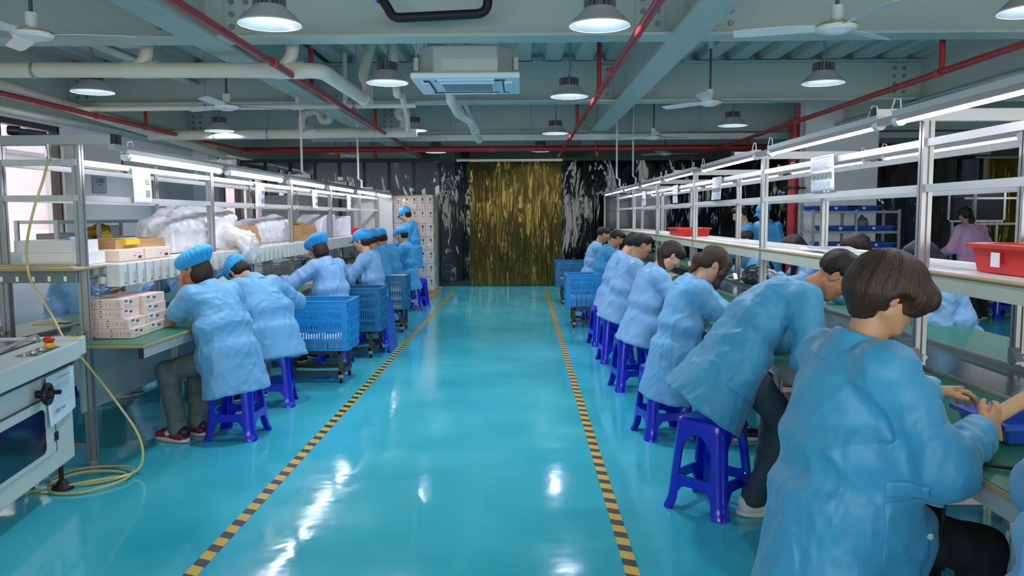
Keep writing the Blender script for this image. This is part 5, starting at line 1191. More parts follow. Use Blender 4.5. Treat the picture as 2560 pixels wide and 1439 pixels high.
def crate(label, loc, size, rz, m, rows=4, ns=22, fill=None, group=None):
    w, d, h = size; t = thing('plastic_crate', label, 'crate', loc, R(rz), group)
    MB().bx(-w / 2 + .004, w / 2 - .004, -d / 2 + .004, d / 2 - .004, 0, .012).build('base', m, t, world=False)
    I = Matrix.Identity(3); Q = Matrix.Rotation(PI / 2, 3, 'Z')
    slotted(w, h, rows, ns, m, 'slotted_side', t, I, Vector((0, -d / 2, 0))); slotted(w, h, rows, ns, m, 'slotted_side', t, I, Vector((0, d / 2, 0)))
    n2 = max(6, int(ns * d / w)); slotted(d, h, rows, n2, m, 'slotted_end', t, Q, Vector((-w / 2, 0, 0))); slotted(d, h, rows, n2, m, 'slotted_end', t, Q, Vector((w / 2, 0, 0)))
    mb = MB(); e = .014
    for s in (-1, 1): mb.bx(-w / 2 - e, w / 2 + e, s * d / 2 - .012, s * d / 2 + .012, h - .014, h); mb.bx(s * w / 2 - .012, s * w / 2 + .012, -d / 2 - e, d / 2 + e, h - .014, h)
    mb.build('rim', m, t, world=False, bevel=.004); return t
def trolley(label, loc, size, rz, group=None):
    w, d, h = size; t = thing('crate_trolley', label, 'trolley', loc, R(rz), group); a = .035
    mb = MB()
    for s in (-1, 1): mb.bx(-w / 2, w / 2, s * d / 2 - a / 2, s * d / 2 + a / 2, h - a, h); mb.bx(s * w / 2 - a / 2, s * w / 2 + a / 2, -d / 2, d / 2, h - a, h)
    mb.build('top_frame', M_rust, t, world=False)
    mb = MB()
    for s in (-1, 1): mb.bx(-w / 2, w / 2, s * d / 2 - a / 2, s * d / 2 + a / 2, .075, .075 + a); mb.bx(s * w / 2 - a / 2, s * w / 2 + a / 2, -d / 2, d / 2, .075, .075 + a)
    mb.build('lower_frame', M_rust, t, world=False)
    for sx in (-1, 1):
        for sy in (-1, 1):
            x, y = sx * w / 2, sy * d / 2
            MB().bx(x - a / 2, x + a / 2, y - a / 2, y + a / 2, .075, h).build('leg', M_rust, t, world=False)
            c = MB().bx(x - .018, x + .018, y - .02, y + .02, .04, .075).build('caster', M_steel, t, world=False)
            MB().cyl((x - .011, y, .03), (x + .011, y, .03), .03, n=16).build('wheel', M_black, c, world=False, smooth=True)
    return t
GC = 'plastic crates on trolleys'; GT = 'steel crate trolleys'
trolley('rusty steel trolley under the nearest left crate', (-1.89, 7.33, 0), (.52, .36, .30), 0, GT)
crate('bright blue slotted crate nearest on the left aisle, white parts in its bottom', (-1.89, 7.34, .302), (.68, .47, .45), 0, M_crate, 5, 24, group=GC)
trolley('rusty steel trolley under the second left crate, beside the blue board', (-1.83, 8.75, 0), (.46, .62, .29), 0, GT)
crate('dark teal slotted crate behind the nearest one, empty looking', (-1.79, 8.6, .292), (.62, .42, .46), 0, M_crate2, 4, 22, group=GC)
trolley('rusty steel trolley under the white filled left crate', (-1.75, 10.5, 0), (.42, .4, .31), 0, GT)
crate('teal slotted crate full of white sheets, third on the left aisle', (-1.75, 10.42, .312), (.56, .44, .44), 0, M_crate2, 4, 16, group=GC)
trolley('rusty steel trolley under the nearer right crate', (.93, 10.9, 0), (.42, .4, .27), 0, GT)
crate('blue slotted crate on the right aisle, nearer of the two', (.90, 11.0 - .0, .272), (.56, .42, .44), 0, M_crate, 4, 22, group=GC)
trolley('rusty steel trolley under the farther right crate', (.93, 13.75, 0), (.42, .4, .29), 0, GT)
crate('blue slotted crate on the right aisle, farther one by the yellow curtain', (.90, 13.9, .292), (.56, .42, .44), 0, M_crate2, 4, 22, group=GC)
def single(mb, name, m, label, cat, group=None, **kw):
    o = mb.build(name, m, None, **kw); return tag(o, label, cat, group)
# contents of the crates
for i in range(7): single(MB().bx(-2.18 + i * .088, -2.18 + i * .088 + .08, 7.135, 7.5, .316, .40 + .012 * (i % 2)), 'white_part', M_boxw, 'white boxed part lying in the bottom of the nearest blue crate', 'part', 'white parts in the nearest left crate', bevel=.004)
for i in range(8): single(MB().bx(-2.0 + .003 * (i % 3), -1.5 - .003 * (i % 2), 10.225, 10.62, .326 + i * .052, .326 + i * .052 + .05), 'foam_sheet', M_boxw, 'white sheet stacked in the teal crate, layer %s' % ['one at the bottom', 'two', 'three', 'four', 'five', 'six', 'seven', 'eight on top'][i], 'sheet', 'white sheets in the third left crate', bevel=.003)
for cx, cy, cz, lb in ((.9, 11.0, .286, 'nearer'), (.9, 13.9, .306, 'farther')):
    for i in range(4): single(MB().bx(cx - .25 + i * .125, cx - .25 + i * .125 + .11, cy - .17, cy + .17, cz, cz + .12), 'white_part', M_boxw, 'white boxed part in the bottom of the %s right crate' % lb, 'part', 'white parts in the %s right crate' % lb, bevel=.004)
# blue board leaning by the second crate
single(MB().prism([(0, 0), (.52, 0), (.52, .55), (.0, .66)], (-1.445, 8.72, .0), Vector((-.0, 1, 0)), Vector((-.10, .0, 1)).normalized(), .012), 'plastic_board', M_bluep, 'flat blue board standing on its edge against the second left crate', 'board')
# ---------------------------------------------------------------- marks on boxes
def dashes(par, o, U, V, items, m=M_ink2, eps=.0008, name='print'):
    """items: (u0,v0,u1,v1) rectangles on a face spanned by U,V from o"""
    U = Vector(U).normalized(); V = Vector(V).normalized(); N = U.cross(V) * eps; o = Vector(o) + N; mb = MB()
    for a, b, c, d in items: mb.quad(o + U * a + V * b, o + U * c + V * b, o + U * c + V * d, o + U * a + V * d)
    return mb.build(name, m, par)
def product_box(x0, x1, y0, y1, z0, z1, label, group, front=True, sidep=True):
    b = single(MB().bx(x0, x1, y0, y1, z0, z1), 'product_box', M_pink, label, 'box', group, bevel=.0025)
    w = x1 - x0; h = z1 - z0; rnd = random.Random(int(z0 * 1000 + y0 * 77))
    if front:
        it = [(w * (.17 + .09 * i), h * .3, w * (.17 + .09 * i) + .004, h * .66) for i in range(8)] + [(w * .86 + (.008 * (k % 3)), h * (.2 + .1 * (k // 3)), w * .86 + .008 * (k % 3) + .005, h * (.26 + .1 * (k // 3))) for k in range(15)]
        dashes(b, (x0, y0, z0), (1, 0, 0), (0, 0, 1), it)
        dashes(b, (x0, y0, z0), (1, 0, 0), (0, 0, 1), [(w * .47, h * .18, w * .51, h * .30), (w * .48, h * .48, w * .505, h * .56), (w * .47, h * .72, w * .51, h * .84), (w * .70, h * .52, w * .715, h * .60)], M_ink)
    if sidep:
        d = y1 - y0
        dashes(b, (x1, y0, z0), (0, 1, 0), (0, 0, 1), [(d * .12, h * .45, d * .36, h * .92)], M_paper)
        dashes(b, (x1, y0, z0), (0, 1, 0), (0, 0, 1), [(d * .15 + .0065 * i, h * .62, d * .15 + .0065 * i + .004, h * .88) for i in range(6)] + [(d * .42, h * .5, d * .48, h * .72), (d * .50, h * .5, d * .56, h * .72)], M_ink, .0016)
        dashes(b, (x1, y0, z0), (0, 1, 0), (0, 0, 1), [(d * .12, h * .36, d * .30, h * .40), (d * .1, h * .22, d * .26, h * .26), (d * .34, h * .2, d * .38, h * .32), (d * .44, h * .2, d * .48, h * .32)], M_ink2, .0016)
    return b
PB = 'product boxes stacked on the near left table'; nm = ['bottom', 'second', 'third', 'top']
for k in range(4):
    z = .762 + k * .0605; dx = [.055, .035, .0, .0][k]; dy = [.0, .0, -.01, -.005][k]
    product_box(-2.70 + dx, -2.445 + dx, 4.86 + dy, 5.09 + dy, z, z + .0595, '%s pinkish product box of the front stack on the near left table corner' % nm[k], PB)
    product_box(-2.71 + .01 * (k % 2), -2.425 + .008 * (3 - k), 5.10, 5.40, z, z + .0595, '%s pinkish product box of the rear stack on the near left table corner' % nm[k], PB, front=False)
# ---------------------------------------------------------------- left machine
t = thing('sealing_machine', 'white sealing machine with dark window and handwheel, lower left corner', 'machine', (-2.52, 4.40, 0), R(9))
M_mach = mat('machine_white', '#cfd4d0', .45, var=.03); M_mdk = mat('machine_dark', '#20292b', .3); M_win = mat('dark_window', '#0b1517', .12, var=0, coat=.4)
mb = MB(); mb.bx(-.9, 0, -1.7, 0, .16, .70).build('cabinet', M_mach, t, world=False, bevel=.012)
mb = MB(); mb.bx(-.95, .09, -1.7, -.10, .735, .835).build('top_panel', M_mach, t, world=False, bevel=.008)
mb = MB(); mb.bx(-.35, .095, -.11, -.02, .75, .85).build('end_block', M_mach, t, world=False, bevel=.008)
mb = MB(); mb.bx(-.9, .03, -1.7, -.03, .70, .735).build('dark_gap', M_mdk, t, world=False)
mb = MB(); mb.bx(-.8, -.12, -1.7, -.12, .835, .842).build('top_plate', M_mdk, t, world=False)
mb = MB(); mb.prism([(-.02, -.6), (.075, -.6), (.075, -.32), (-.02, -.24)], (0, 0, .8352), (1, 0, 0), (0, 1, 0), .003).build('button_panel', M_mdk, t, world=False)
bt = MB().cyl((.03, -.34, .838), (.03, -.34, .862), .024, .022, 16).build('emergency_stop', M_yel, t, world=False, smooth=True); MB().lathe([(.0, .895), (.02, .892), (.027, .884), (.027, .874), (.02, .862), (0, .862)], (.03, -.34, 0), 18).build('red_button', M_redp, bt, world=False, smooth=True)
for y in (-.43, -.52): MB().cyl((.03, y, .838), (.03, y, .848), .021, .019, 16).cyl((.03, y, .848), (.03, y, .852), .014, n=14).build('push_button', M_steel, t, world=False, smooth=True)
MB().cyl((.03, -.62, .838), (.03, -.62, .858), .009, n=10).build('toggle', M_steel, t, world=False)
P = arc([(-.1, -.9, .85), (-.1, -.16, .88), (-.1, -.12, .83)], .05); MB().tube(P, .008, 8).build('guard_bar', M_steel, t, world=False, smooth=True)
mb = MB(); mb.bx(.0, .012, -1.5, -.275, .27, .575).build('door', M_mach, t, world=False, bevel=.004)
rp = lambda y0, y1, z0, z1, r: [(y + sx * 0, z) for y, z, sx in []] 
def rrect(y0, y1, z0, z1, r, n=6):
    P = []
    for cx, cz, a0 in ((y1 - r, z1 - r, 0), (y0 + r, z1 - r, 1), (y0 + r, z0 + r, 2), (y1 - r, z0 + r, 3)):
        for i in range(n + 1): a = PI / 2 * (a0 + i / n); P.append((cx + r * math.cos(a), cz + r * math.sin(a)))
    return P
MB().prism(rrect(-1.4, -.40, .30, .53, .035), (.011, 0, 0), (0, 1, 0), (0, 0, 1), .004).build('window_pane', M_win, t, world=False)
MB().bx(.0, .014, -1.7, -.03, .578, .581).bx(.0125, .0145, -.278, -.273, .27, .575).build('seam', M_mdk, t, world=False)
MB().bx(.010, .018, -.295, -.255, .33, .375).build('hinge', M_dark, t, world=False)
mb = MB(); mb.cyl((.0, -.45, .615), (.05, -.45, .615), .014); mb.lathe([(.052, -.012), (.06, 0), (.052, .012), (.03, .008), (.03, -.008), (.052, -.012)], (0, 0, 0), 20)
mb = MB(); k = 24
for i in range(k):
    a0, a1 = 2 * PI * i / k, 2 * PI * (i + 1) / k; mb.cyl((.055, -.45 + .045 * math.cos(a0), .615 + .045 * math.sin(a0)), (.055, -.45 + .045 * math.cos(a1), .615 + .045 * math.sin(a1)), .014, n=8, cap=False)
mb.cyl((.0, -.45, .615), (.06, -.45, .615), .02, n=14).cyl((.035, -.45, .615), (.045, -.45, .615), .04, n=20).cyl((.055, -.405, .615), (.10, -.405, .615), .012, n=10).build('handwheel', M_dark, t, world=False, smooth=True)
MB().cyl((-.05, -.08, .05), (-.05, -.08, .16), .012).lathe([(0, .0), (.06, .0), (.058, .015), (.03, .035), (.016, .055), (0, .056)], (-.05, -.08, 0), 20).build('levelling_foot', M_black, t, world=False, smooth=True)
cs = MB().bx(-.25, -.19, -.06, -.0, .085, .16).build('caster', M_steel, t, world=False); MB().cyl((-.235, -.02, .045), (-.205, -.02, .045), .045, n=20).build('wheel', mat('caster_cream', '#cfc9a8', .5), cs, world=False, smooth=True)
MB().bx(.02, .08, -.08, -.03, .8505, .853).bx(.0, .09, -.05, -.02, .8505, .853).build('yellow_tape', M_yel, t, world=False)
# paper taped to the machine
rmz = Matrix.Rotation(R(9), 3, 'Z'); base = Vector((-2.52, 4.40, 0))
def mp(x, y, z): return base + rmz @ Vector((x, y, z))
vs = []; 
for j in range(7):
    for i in range(5):
        u, v = i / 4, j / 6; vs.append(mp(.018 + .012 * v * v * (1 - u) + .006 * math.sin(u * 3) * v, -.375 + .36 * u, .685 - .235 * v - .03 * v * (1 - u) * .8))
fs = [(j * 5 + i, j * 5 + i + 1, j * 5 + i + 6, j * 5 + i + 5) for j in range(6) for i in range(4)]
pp = MB().add(vs, fs).build('paper_sheet', mat('blue_white_paper', '#dbe8f2', .6, var=.02)); tag(pp, 'printed form taped to the front of the white machine', 'paper'); sm = pp.modifiers.new('t', 'SOLIDIFY'); sm.thickness = .0008
U = (mp(0, 1, 0) - mp(0, 0, 0)); dashes(pp, mp(.0365, -.37, .455), U, (0, 0, 1), [(.03, .175 - .009 * i, .31, .1765 - .009 * i) for i in range(13)] + [(.10, .205, .24, .212)], M_ink2); dashes(pp, mp(.0375, -.37, .455), U, (0, 0, 1), [(.05, .03, .10, .05), (.125, .035, .17, .05)], mat('form_grey', '#8d98a6', .7))
product_box(-2.98, -2.62, 3.62, 3.95, .843, .905, 'pinkish product box lying on the white machine at the left edge', None, sidep=True, front=True)
# blue air line at the left edge
o = MB().tube([(-2.47, 3.60, .84), (-2.44, 3.66, .80), (-2.43, 3.70, .74), (-2.45, 3.68, .68), (-2.5, 3.6, .62)], .006, 8).build('air_line', mat('blue_tube', '#3f8fd0', .3), None, smooth=True); tag(o, 'thin blue air line on the machine at the left edge', 'hose')
# yellow air hose: from the beam to the machine, then coiled on the floor
M_hose = mat('amber_hose', '#c9b877', .3, var=.06, coat=.3)
t = thing('air_hose', 'amber air hose hanging from the near left beam and coiled on the floor', 'hose', (-2.65, 4.6, 0))
def catmull(P, n=8):
    P = [Vector(p) for p in P]; out = []
    for i in range(len(P) - 1):
        p0 = P[max(i - 1, 0)]; p1 = P[i]; p2 = P[i + 1]; p3 = P[min(i + 2, len(P) - 1)]
        for k in range(n):
            s = k / n; out.append(.5 * ((2 * p1) + (p2 - p0) * s + (2 * p0 - 5 * p1 + 4 * p2 - p3) * s * s + (3 * p1 - p0 - 3 * p2 + p3) * s ** 3))
    return out + [P[-1]]
MB().tube(catmull([(-2.73, 4.66, 1.86), (-2.74, 4.62, 1.74), (-2.80, 4.60, 1.55), (-2.85, 4.60, 1.36), (-2.86, 4.61, 1.22), (-2.83, 4.6, 1.12), (-2.74, 4.6, .96), (-2.65, 4.56, .82), (-2.60, 4.54, .76), (-2.56, 4.57, .70), (-2.50, 4.62, .58), (-2.40, 4.66, .40), (-2.30, 4.66, .24), (-2.245, 4.62, .12), (-2.25, 4.55, .03),
   (-2.36, 4.42, .012), (-2.55, 4.34, .012), (-2.68, 4.42, .014), (-2.66, 4.60, .014), (-2.48, 4.68, .014), (-2.30, 4.60, .026), (-2.26, 4.42, .02), (-2.38, 4.24, .012), (-2.55, 4.22, .012), (-2.63, 4.34, .026), (-2.55, 4.52, .03), (-2.38, 4.58, .014), (-2.30, 4.5, .014), (-2.42, 4.36, .03), (-2.6, 4.28, .014), (-2.72, 4.22, .012)], 7), .0075, 8).build('hose', M_hose, t, smooth=True)
MB().cyl((-2.73, 4.66, 1.93), (-2.73, 4.66, 1.90), .014).cyl((-2.73, 4.66, 1.90), (-2.73, 4.66, 1.86), .009).cyl((-2.73, 4.66, 1.86), (-2.73, 4.66, 1.83), .012).build('coupler', M_steel, t, smooth=True)
o = MB().cyl((-3.0, 4.78, 2.02), (-2.88, 4.9, 2.005), .022).cyl((-3.03, 4.77, 2.022), (-2.97, 4.79, 2.02), .028).cyl((-2.9, 4.9, 2.005), (-2.7, 5.2, 1.995), .012).build('torch', M_dark, None, smooth=True); tag(o, 'black torch shaped tool lying on top of the near left beam', 'tool')
# packets on the far left table
for i, (x, y, r_) in enumerate(((-3.34, 5.55, .2), (-3.28, 5.62, -.1), (-3.38, 5.66, .5))):
    o = single(MB().box((x, y, .763 + i * .006), (.16, .06, .006), Matrix.Rotation(r_, 3, 'Z')), 'packet', mat('packet_cream', '#d9d6a8', .5) if i else M_yel, ['yellow flat packet at the bottom on the far left table', 'cream flat packet in the middle on the far left table', 'cream flat packet on top on the far left table'][i], 'packet', 'flat packets')
single(MB().bx(-4.62, -4.60, 7.1, 7.75, .0, 1.2), 'whiteboard', M_boxw, 'white board standing behind the person with long black hair', 'board')
# ---------------------------------------------------------------- things on the left shelf
ZS = 1.217
single(MB().bx(-3.05, -2.66, 4.86, 5.10, ZS, ZS + .075), 'paper_stack', M_boxw, 'lower white pack of paper on the near end of the left shelf', 'paper pack', bevel=.003)
single(MB().bx(-3.08, -2.69, 4.84, 5.08, ZS + .0755, ZS + .15), 'paper_stack', M_boxw, 'upper white pack of paper on the near end of the left shelf', 'paper pack', bevel=.003)
for i, (y0, y1) in enumerate(((5.16, 5.50), (5.52, 5.92))):
    b = single(MB().bx(-2.98, -2.60, y0, y1, ZS, ZS + .075), 'product_box', M_pink, ['pinkish product box on the left shelf beside the paper packs', 'pinkish product box on the left shelf in front of the kraft parcel'][i], 'box', bevel=.003)
    d = y1 - y0; dashes(b, (-2.60, y0, ZS), (0, 1, 0), (0, 0, 1), [(d * .76, .012, d * .9, .03)], M_ink); dashes(b, (-2.60, y0, ZS), (0, 1, 0), (0, 0, 1), [(d * .56, .026, d * .68, .038), (d * .62, .046, d * .9, .049), (d * .56, .056, d * .6, .062)], M_ink2)
def blob(name, label, cat, m, prims, amp=.012, h=.011, group=None, f=(14, 14, 9)):
    S = Sdf(h)
    for p in prims:
        if p[0] == 'b': _, x0, x1, y0, y1, z0, z1, r = p; S.econe(((x0 + x1) / 2, (y0 + y1) / 2, z0), ((x0 + x1) / 2, (y0 + y1) / 2, z1), (1, 0, 0), (x1 - x0) / 2, (x1 - x0) / 2 * .97, (y1 - y0) / 2, (y1 - y0) / 2 * .97, .04, r)
        else: S.ell(p[1], p[2], None, .05)
    S.field(); zmin = min([p[5] if p[0] == 'b' else p[1][2] - p[2][2] for p in prims])
    S.folds(amp, f, seed=len(label)); S.D = np.maximum(S.D, (zmin + .003) - S.ax[2][None, None, :])
    o = S.mesh(name, m, None, 1); cz = zmin + .003; V = np.array([v.co[:] for v in o.data.vertices]); c = Vector(((V[:, 0].min() + V[:, 0].max()) / 2, (V[:, 1].min() + V[:, 1].max()) / 2, V[:, 2].min()))
    o.data.transform(Matrix.Translation(-c)); o.location = c; return tag(o, label, cat, group)
def wrinkled_box(name, label, cat, m, x0, x1, y0, y1, z0, z1, amp=.006, taper=.9, h=.012, rz=0, group=None):
    """soft edged parcel with creases"""
    mb = MB(); n = 9; vs = []; fs = []; rnd = random.Random(len(label)); cx, cy = (x0 + x1) / 2, (y0 + y1) / 2
    bm = bmesh.new(); bmesh.ops.create_cube(bm, size=1); bmesh.ops.subdivide_edges(bm, edges=bm.edges[:], cuts=n, use_grid_fill=True); cr, sr = math.cos(rz), math.sin(rz)
    for v in bm.verts:
        u, w, q = v.co.x, v.co.y, v.co.z + .5; k = 1 - (1 - taper) * q
        X, Y, Z = u * (x1 - x0) * k, w * (y1 - y0) * k, q * (z1 - z0)
        nz = vnoise(np.float32([X * 30 + 3]), np.float32([Y * 30 + rnd.random() * .01]), np.float32([Z * 30 + 7]))[0] - .5
        e = 1 if q > .02 else 0; X += amp * 2 * nz * (1 if abs(u) > .45 else .3); Y += amp * 2 * nz; Z += amp * 1.6 * nz * e * (1 if q > .9 else .3)
        v.co = (cx + X * cr - Y * sr, cy + X * sr + Y * cr, z0 + max(0, Z))
    me = bpy.data.meshes.new(name); bm.to_mesh(me); bm.free(); me.materials.append(m); me.polygons.foreach_set('use_smooth', [True] * len(me.polygons)); me.set_sharp_from_angle(angle=R(32))
    c = Vector((cx, cy, z0)); me.transform(Matrix.Translation(-c)); o = bpy.data.objects.new(name, me); COL.objects.link(o); o.location = c; return tag(o, label, cat, group)
k1 = wrinkled_box('kraft_parcel', 'long flat kraft paper parcel with yellow label on the left shelf', 'parcel', M_kraft, -3.1, -2.72, 5.35, 6.12, ZS, ZS + .135, .004, .97)
MB().bx(-2.8, -2.70, 5.46, 5.66, ZS + .10, ZS + .141).build('yellow_label', M_yel, k1); MB().bx(-2.86, -2.76, 5.62, 5.74, ZS + .138, ZS + .146).build('white_tag', M_paper, k1)
M_wrap = film('plastic_wrap', '#f4f3f6', .02, (.93, .93, .95), .25, 7, .03, diff=.58)
bg = blob('plastic_bag', 'large crumpled clear plastic bag over white packs on the left shelf', 'plastic bag', M_wrap, [('b', -3.1, -2.66, 6.22, 7.25, ZS, ZS + .27, .06), ('b', -3.05, -2.7, 6.6, 7.45, ZS + .05, ZS + .37, .12), ('e', (-2.66, 7.25, ZS + .06), (.13, .22, .14)), ('e', (-2.54, 7.2, ZS + .09), (.12, .2, .075)), ('e', (-2.43, 7.2, ZS - .0), (.045, .17, .12)), ('e', (-2.8, 7.45, ZS + .26), (.14, .2, .1))], .018, .012)
for i in range(3): single(MB().bx(-3.04, -2.74, 6.3 + i * .36, 6.62 + i * .36, ZS + .005, ZS + .2), 'white_pack', M_boxw, 'white pack inside the large crumpled bag, %s' % ['nearest', 'middle', 'farthest'][i], 'pack', 'white packs under plastic', bevel=.01)
wrinkled_box('kraft_parcel', 'upright kraft paper parcel on the left shelf just past the big bag', 'parcel', M_kraft, -2.98, -2.62, 7.42, 8.1, ZS, ZS + .20, .006, .86)
blob('plastic_bag', 'grey clear wrapped pack behind the upright kraft parcel', 'plastic bag', M_wrap, [('b', -3.15, -2.98, 7.75, 8.35, ZS, ZS + .31, .03)], .006, .014)
blob('plastic_bag', 'round clear bag tied shut on the left shelf, past the upright kraft parcel', 'plastic bag', M_wrap, [('b', -3.1, -2.68, 8.42, 9.45, ZS, ZS + .26, .11), ('e', (-2.88, 9.35, ZS + .15), (.2, .3, .16))], .014, .013)
single(MB().bx(-3.0, -2.78, 8.5, 9.3, ZS + .003, ZS + .19), 'white_pack', M_boxw, 'white pack inside the tied round bag', 'pack', 'white packs under plastic', bevel=.01)
wrinkled_box('kraft_parcel', 'torn open kraft parcel with yellow packet on top, left shelf', 'parcel', M_kraft, -3.05, -2.66, 9.72, 10.5, ZS, ZS + .19, .012, .92)
single(MB().bx(-2.95, -2.75, 9.95, 10.25, ZS + .197, ZS + .225), 'packet', M_yel, 'yellow packet on the torn kraft parcel', 'packet', bevel=.008)
for i, (y, hh) in enumerate(((10.7, .32), (11.75, .30))):
    single(MB().prism([(0, 0), (.85, 0), (.85, hh), (.35, hh), (.12, hh * .8), (0, hh * .3)], (-3.02, y, ZS), (0, 1, 0), (0, 0, 1), .36), 'white_pack', mat('pack_lilac', '#dcd9e6', .5), ['rounded white pack standing past the torn kraft parcel', 'white pack in clear wrap near the far end of the left shelf'][i], 'pack', bevel=.02)
single(MB().bx(-2.8, -2.62, 13.0, 13.35, ZS, ZS + .1), 'red_box', M_redp, 'small red box at the far end of the left shelf', 'box', bevel=.006)
single(MB().bx(-2.95, -2.6, 13.5, 14.6, ZS, ZS + .05), 'yellow_folder', mat('folder_yellow', '#e8dfa0', .5), 'pale yellow stack at the far end of the left shelf', 'stack', bevel=.006)
# white boxes on the left tables under the shelf
wb = [(-3.45, 9.6, .76, .09), (-3.45, 9.6, .851, .09), (-3.45, 9.6, .942, .08), (-3.4, 10.15, .76, .09), (-3.4, 10.15, .851, .09), (-3.38, 10.65, .76, .09), (-3.38, 10.65, .851, .08)]
wl = ['bottom white tray of the near stack under the left shelf', 'middle white tray of the near stack under the left shelf', 'top white tray of the near stack under the left shelf', 'lower white tray of the second stack under the left shelf', 'upper white tray of the second stack under the left shelf', 'lower white tray of the third stack under the left shelf', 'upper white tray of the third stack under the left shelf']
for (x, y, z, hh), lb in zip(wb, wl): single(MB().bx(x - .02, x + .34, y, y + .42, z, z + hh * .95).bx(x - .03, x + .35, y - .01, y + .43, z + hh * .8, z + hh * .98), 'white_tray', M_boxw, lb, 'tray', 'white trays under the left shelf', bevel=.004)
single(MB().bx(-2.62 + .05, -2.3, 9.3, 9.75, .762, .86), 'grey_carton', mat('grey_carton', '#9a9a98', .6), 'grey carton on the left table under the shelf', 'box', bevel=.004)
product_box(-2.52, -2.3, 8.75, 9.1, .762, .85, 'pinkish carton on the left table between the two pale blue coats', None, front=True, sidep=False)
single(MB().box((-3.3, 9.0, .80), (.24, .3, .02), Matrix.Rotation(.15, 3, 'X')), 'open_box_lid', M_boxw, 'white lid held under the left shelf by the bright blue sleeve', 'lid')
# ---------------------------------------------------------------- hanging papers
def hang_paper(x, y0, y1, z1, L, label, kind, drop=.0):
    vs = []
    for j in range(9):
        for i in range(4):
            u, v = i / 3, j / 8; vs.append((x + .004 * math.sin(v * 3.2 + y0) + drop * v, y0 + (y1 - y0) * u, z1 - L * v))
    fs = [(j * 4 + i, j * 4 + i + 1, j * 4 + i + 5, j * 4 + i + 4) for j in range(8) for i in range(3)]
    o = MB().add(vs, fs).build('paper_sheet', M_paper, None, smooth=True); tag(o, label, 'paper', 'work instruction papers hanging on the bench rails'); s_ = o.modifiers.new('t', 'SOLIDIFY'); s_.thickness = .001
    w = y1 - y0; sg = 1 if x < 0 else -1; U = (0, 1, 0) if sg > 0 else (0, -1, 0); ox = x + sg * .0055 + drop * .6; org = (ox, y0 if sg > 0 else y1, z1 - L)
    if kind == 'a':
        dashes(o, org, U, (0, 0, 1), [(w * .1, L * (.82 - .05 * i), w * (.75 - .1 * (i % 3)), L * (.828 - .05 * i)) for i in range(12)] + [(w * .3, L * .9, w * .7, L * .92)])
        dashes(o, org, U, (0, 0, 1), [(w * .66, L * .56, w * .88, L * .7), (w * .66, L * .2, w * .88, L * .4)], M_photo, .002, 'photo_print')
    else:
        dashes(o, org, U, (0, 0, 1), [(w * .08, L * (.86 - .035 * i), w * (.92 - .08 * (i % 3)), L * (.873 - .035 * i)) for i in range(8)] + [(w * .08, L * (.28 - .035 * i), w * .9, L * (.293 - .035 * i)) for i in range(6)] + [(w * .2, L * .93, w * .9, L * .96)])
        dashes(o, org, U, (0, 0, 1), [(w * (.06 + .18 * i), L * .36, w * (.06 + .18 * i) + w * .15, L * .52) for i in range(5)], M_photo, .002, 'photo_print')
    return o
hang_paper(-2.585, 5.36, 5.62, 1.84, .245, 'printed paper hanging on the nearest bay of the left bench', 'a')
hang_paper(-2.585, 7.85, 8.12, 1.84, .245, 'printed paper hanging on the second bay of the left bench', 'a')
hang_paper(-2.585, 10.0, 10.25, 1.84, .245, 'printed paper hanging on the third bay of the left bench', 'a')
hang_paper(-2.585, 12.0, 12.25, 1.84, .245, 'printed paper hanging on the fourth bay of the left bench', 'a')
hang_paper(1.868, 4.82, 5.20, 1.86, .215, 'paper with a row of five photos hanging on the near right rail', 'b')
hang_paper(1.868, 7.5, 7.86, 1.86, .215, 'printed paper hanging on the second bay of the right bench', 'b')
hang_paper(1.868, 9.55, 9.85, 1.86, .215, 'printed paper hanging on the third bay of the right bench', 'b')
hang_paper(1.868, 12.0, 12.3, 1.86, .215, 'printed paper hanging on the fourth bay of the right bench', 'b')
# ---------------------------------------------------------------- wall sign and racks
sg = single(MB().bx(-5.998, -5.985, 11.24, 11.62, 1.86, 2.13), 'wall_sign', mat('sign_grey', '#9a9ca8', .6), 'grey paper sign with dark characters on the left wall', 'sign')
try:
    fc = bpy.data.curves.new('lettering', 'FONT'); fc.body = '工具柜'; fc.size = .075; fc.align_x = 'CENTER'; fc.extrude = .0005
    fo = bpy.data.objects.new('lettering', fc); COL.objects.link(fo); fo.parent = sg; fo.location = (.0085, 0, .145); fo.rotation_euler = (PI / 2, 0, PI / 2); fc.materials.append(M_ink)
    bpy.context.view_layer.update(); me_ = bpy.data.meshes.new_from_object(fo); nf = bpy.data.objects.new('lettering', me_); COL.objects.link(nf); nf.parent = sg; nf.location = fo.location; nf.rotation_euler = fo.rotation_euler
    bpy.data.objects.remove(fo); nf.name = 'lettering'
except Exception as e: print(e)
dashes(sg, (-5.985, 11.33, 1.97), (0, 1, 0), (0, 0, 1), [(.04, 0, .16, .008)], M_ink)
def rack(label, x0, x1, y0, y1, zs, zt, mat_, posts=2):
    t = thing('shelf_rack', label, 'rack', ((x0 + x1) / 2, (y0 + y1) / 2, 0)); a = .035
    for i in range(posts):
        for y in (y0, y1):
            x = x0 + (x1 - x0) * i / (posts - 1); MB().bx(x - a / 2, x + a / 2, y - a / 2, y + a / 2, 0, zt).build('upright', mat_, t)
    for z in zs: MB().bx(x0, x1, y0 - .02, y1 + .02, z - .035, z).build('shelf', mat_, t)
    return t
M_rack = mat('rack_grey', '#9ea19f', .5, .3, .1)
t = thing('shelf_rack', 'grey steel shelf rack along the left wall', 'rack', (-5.4, 10.1, 0))
for y in (8.95, 9.85, 11.3):
    for x in (-5.2, -5.65): MB().bx(x - .02, x + .02, y - .02, y + .02, 0, 1.48).build('upright', M_rack, t)
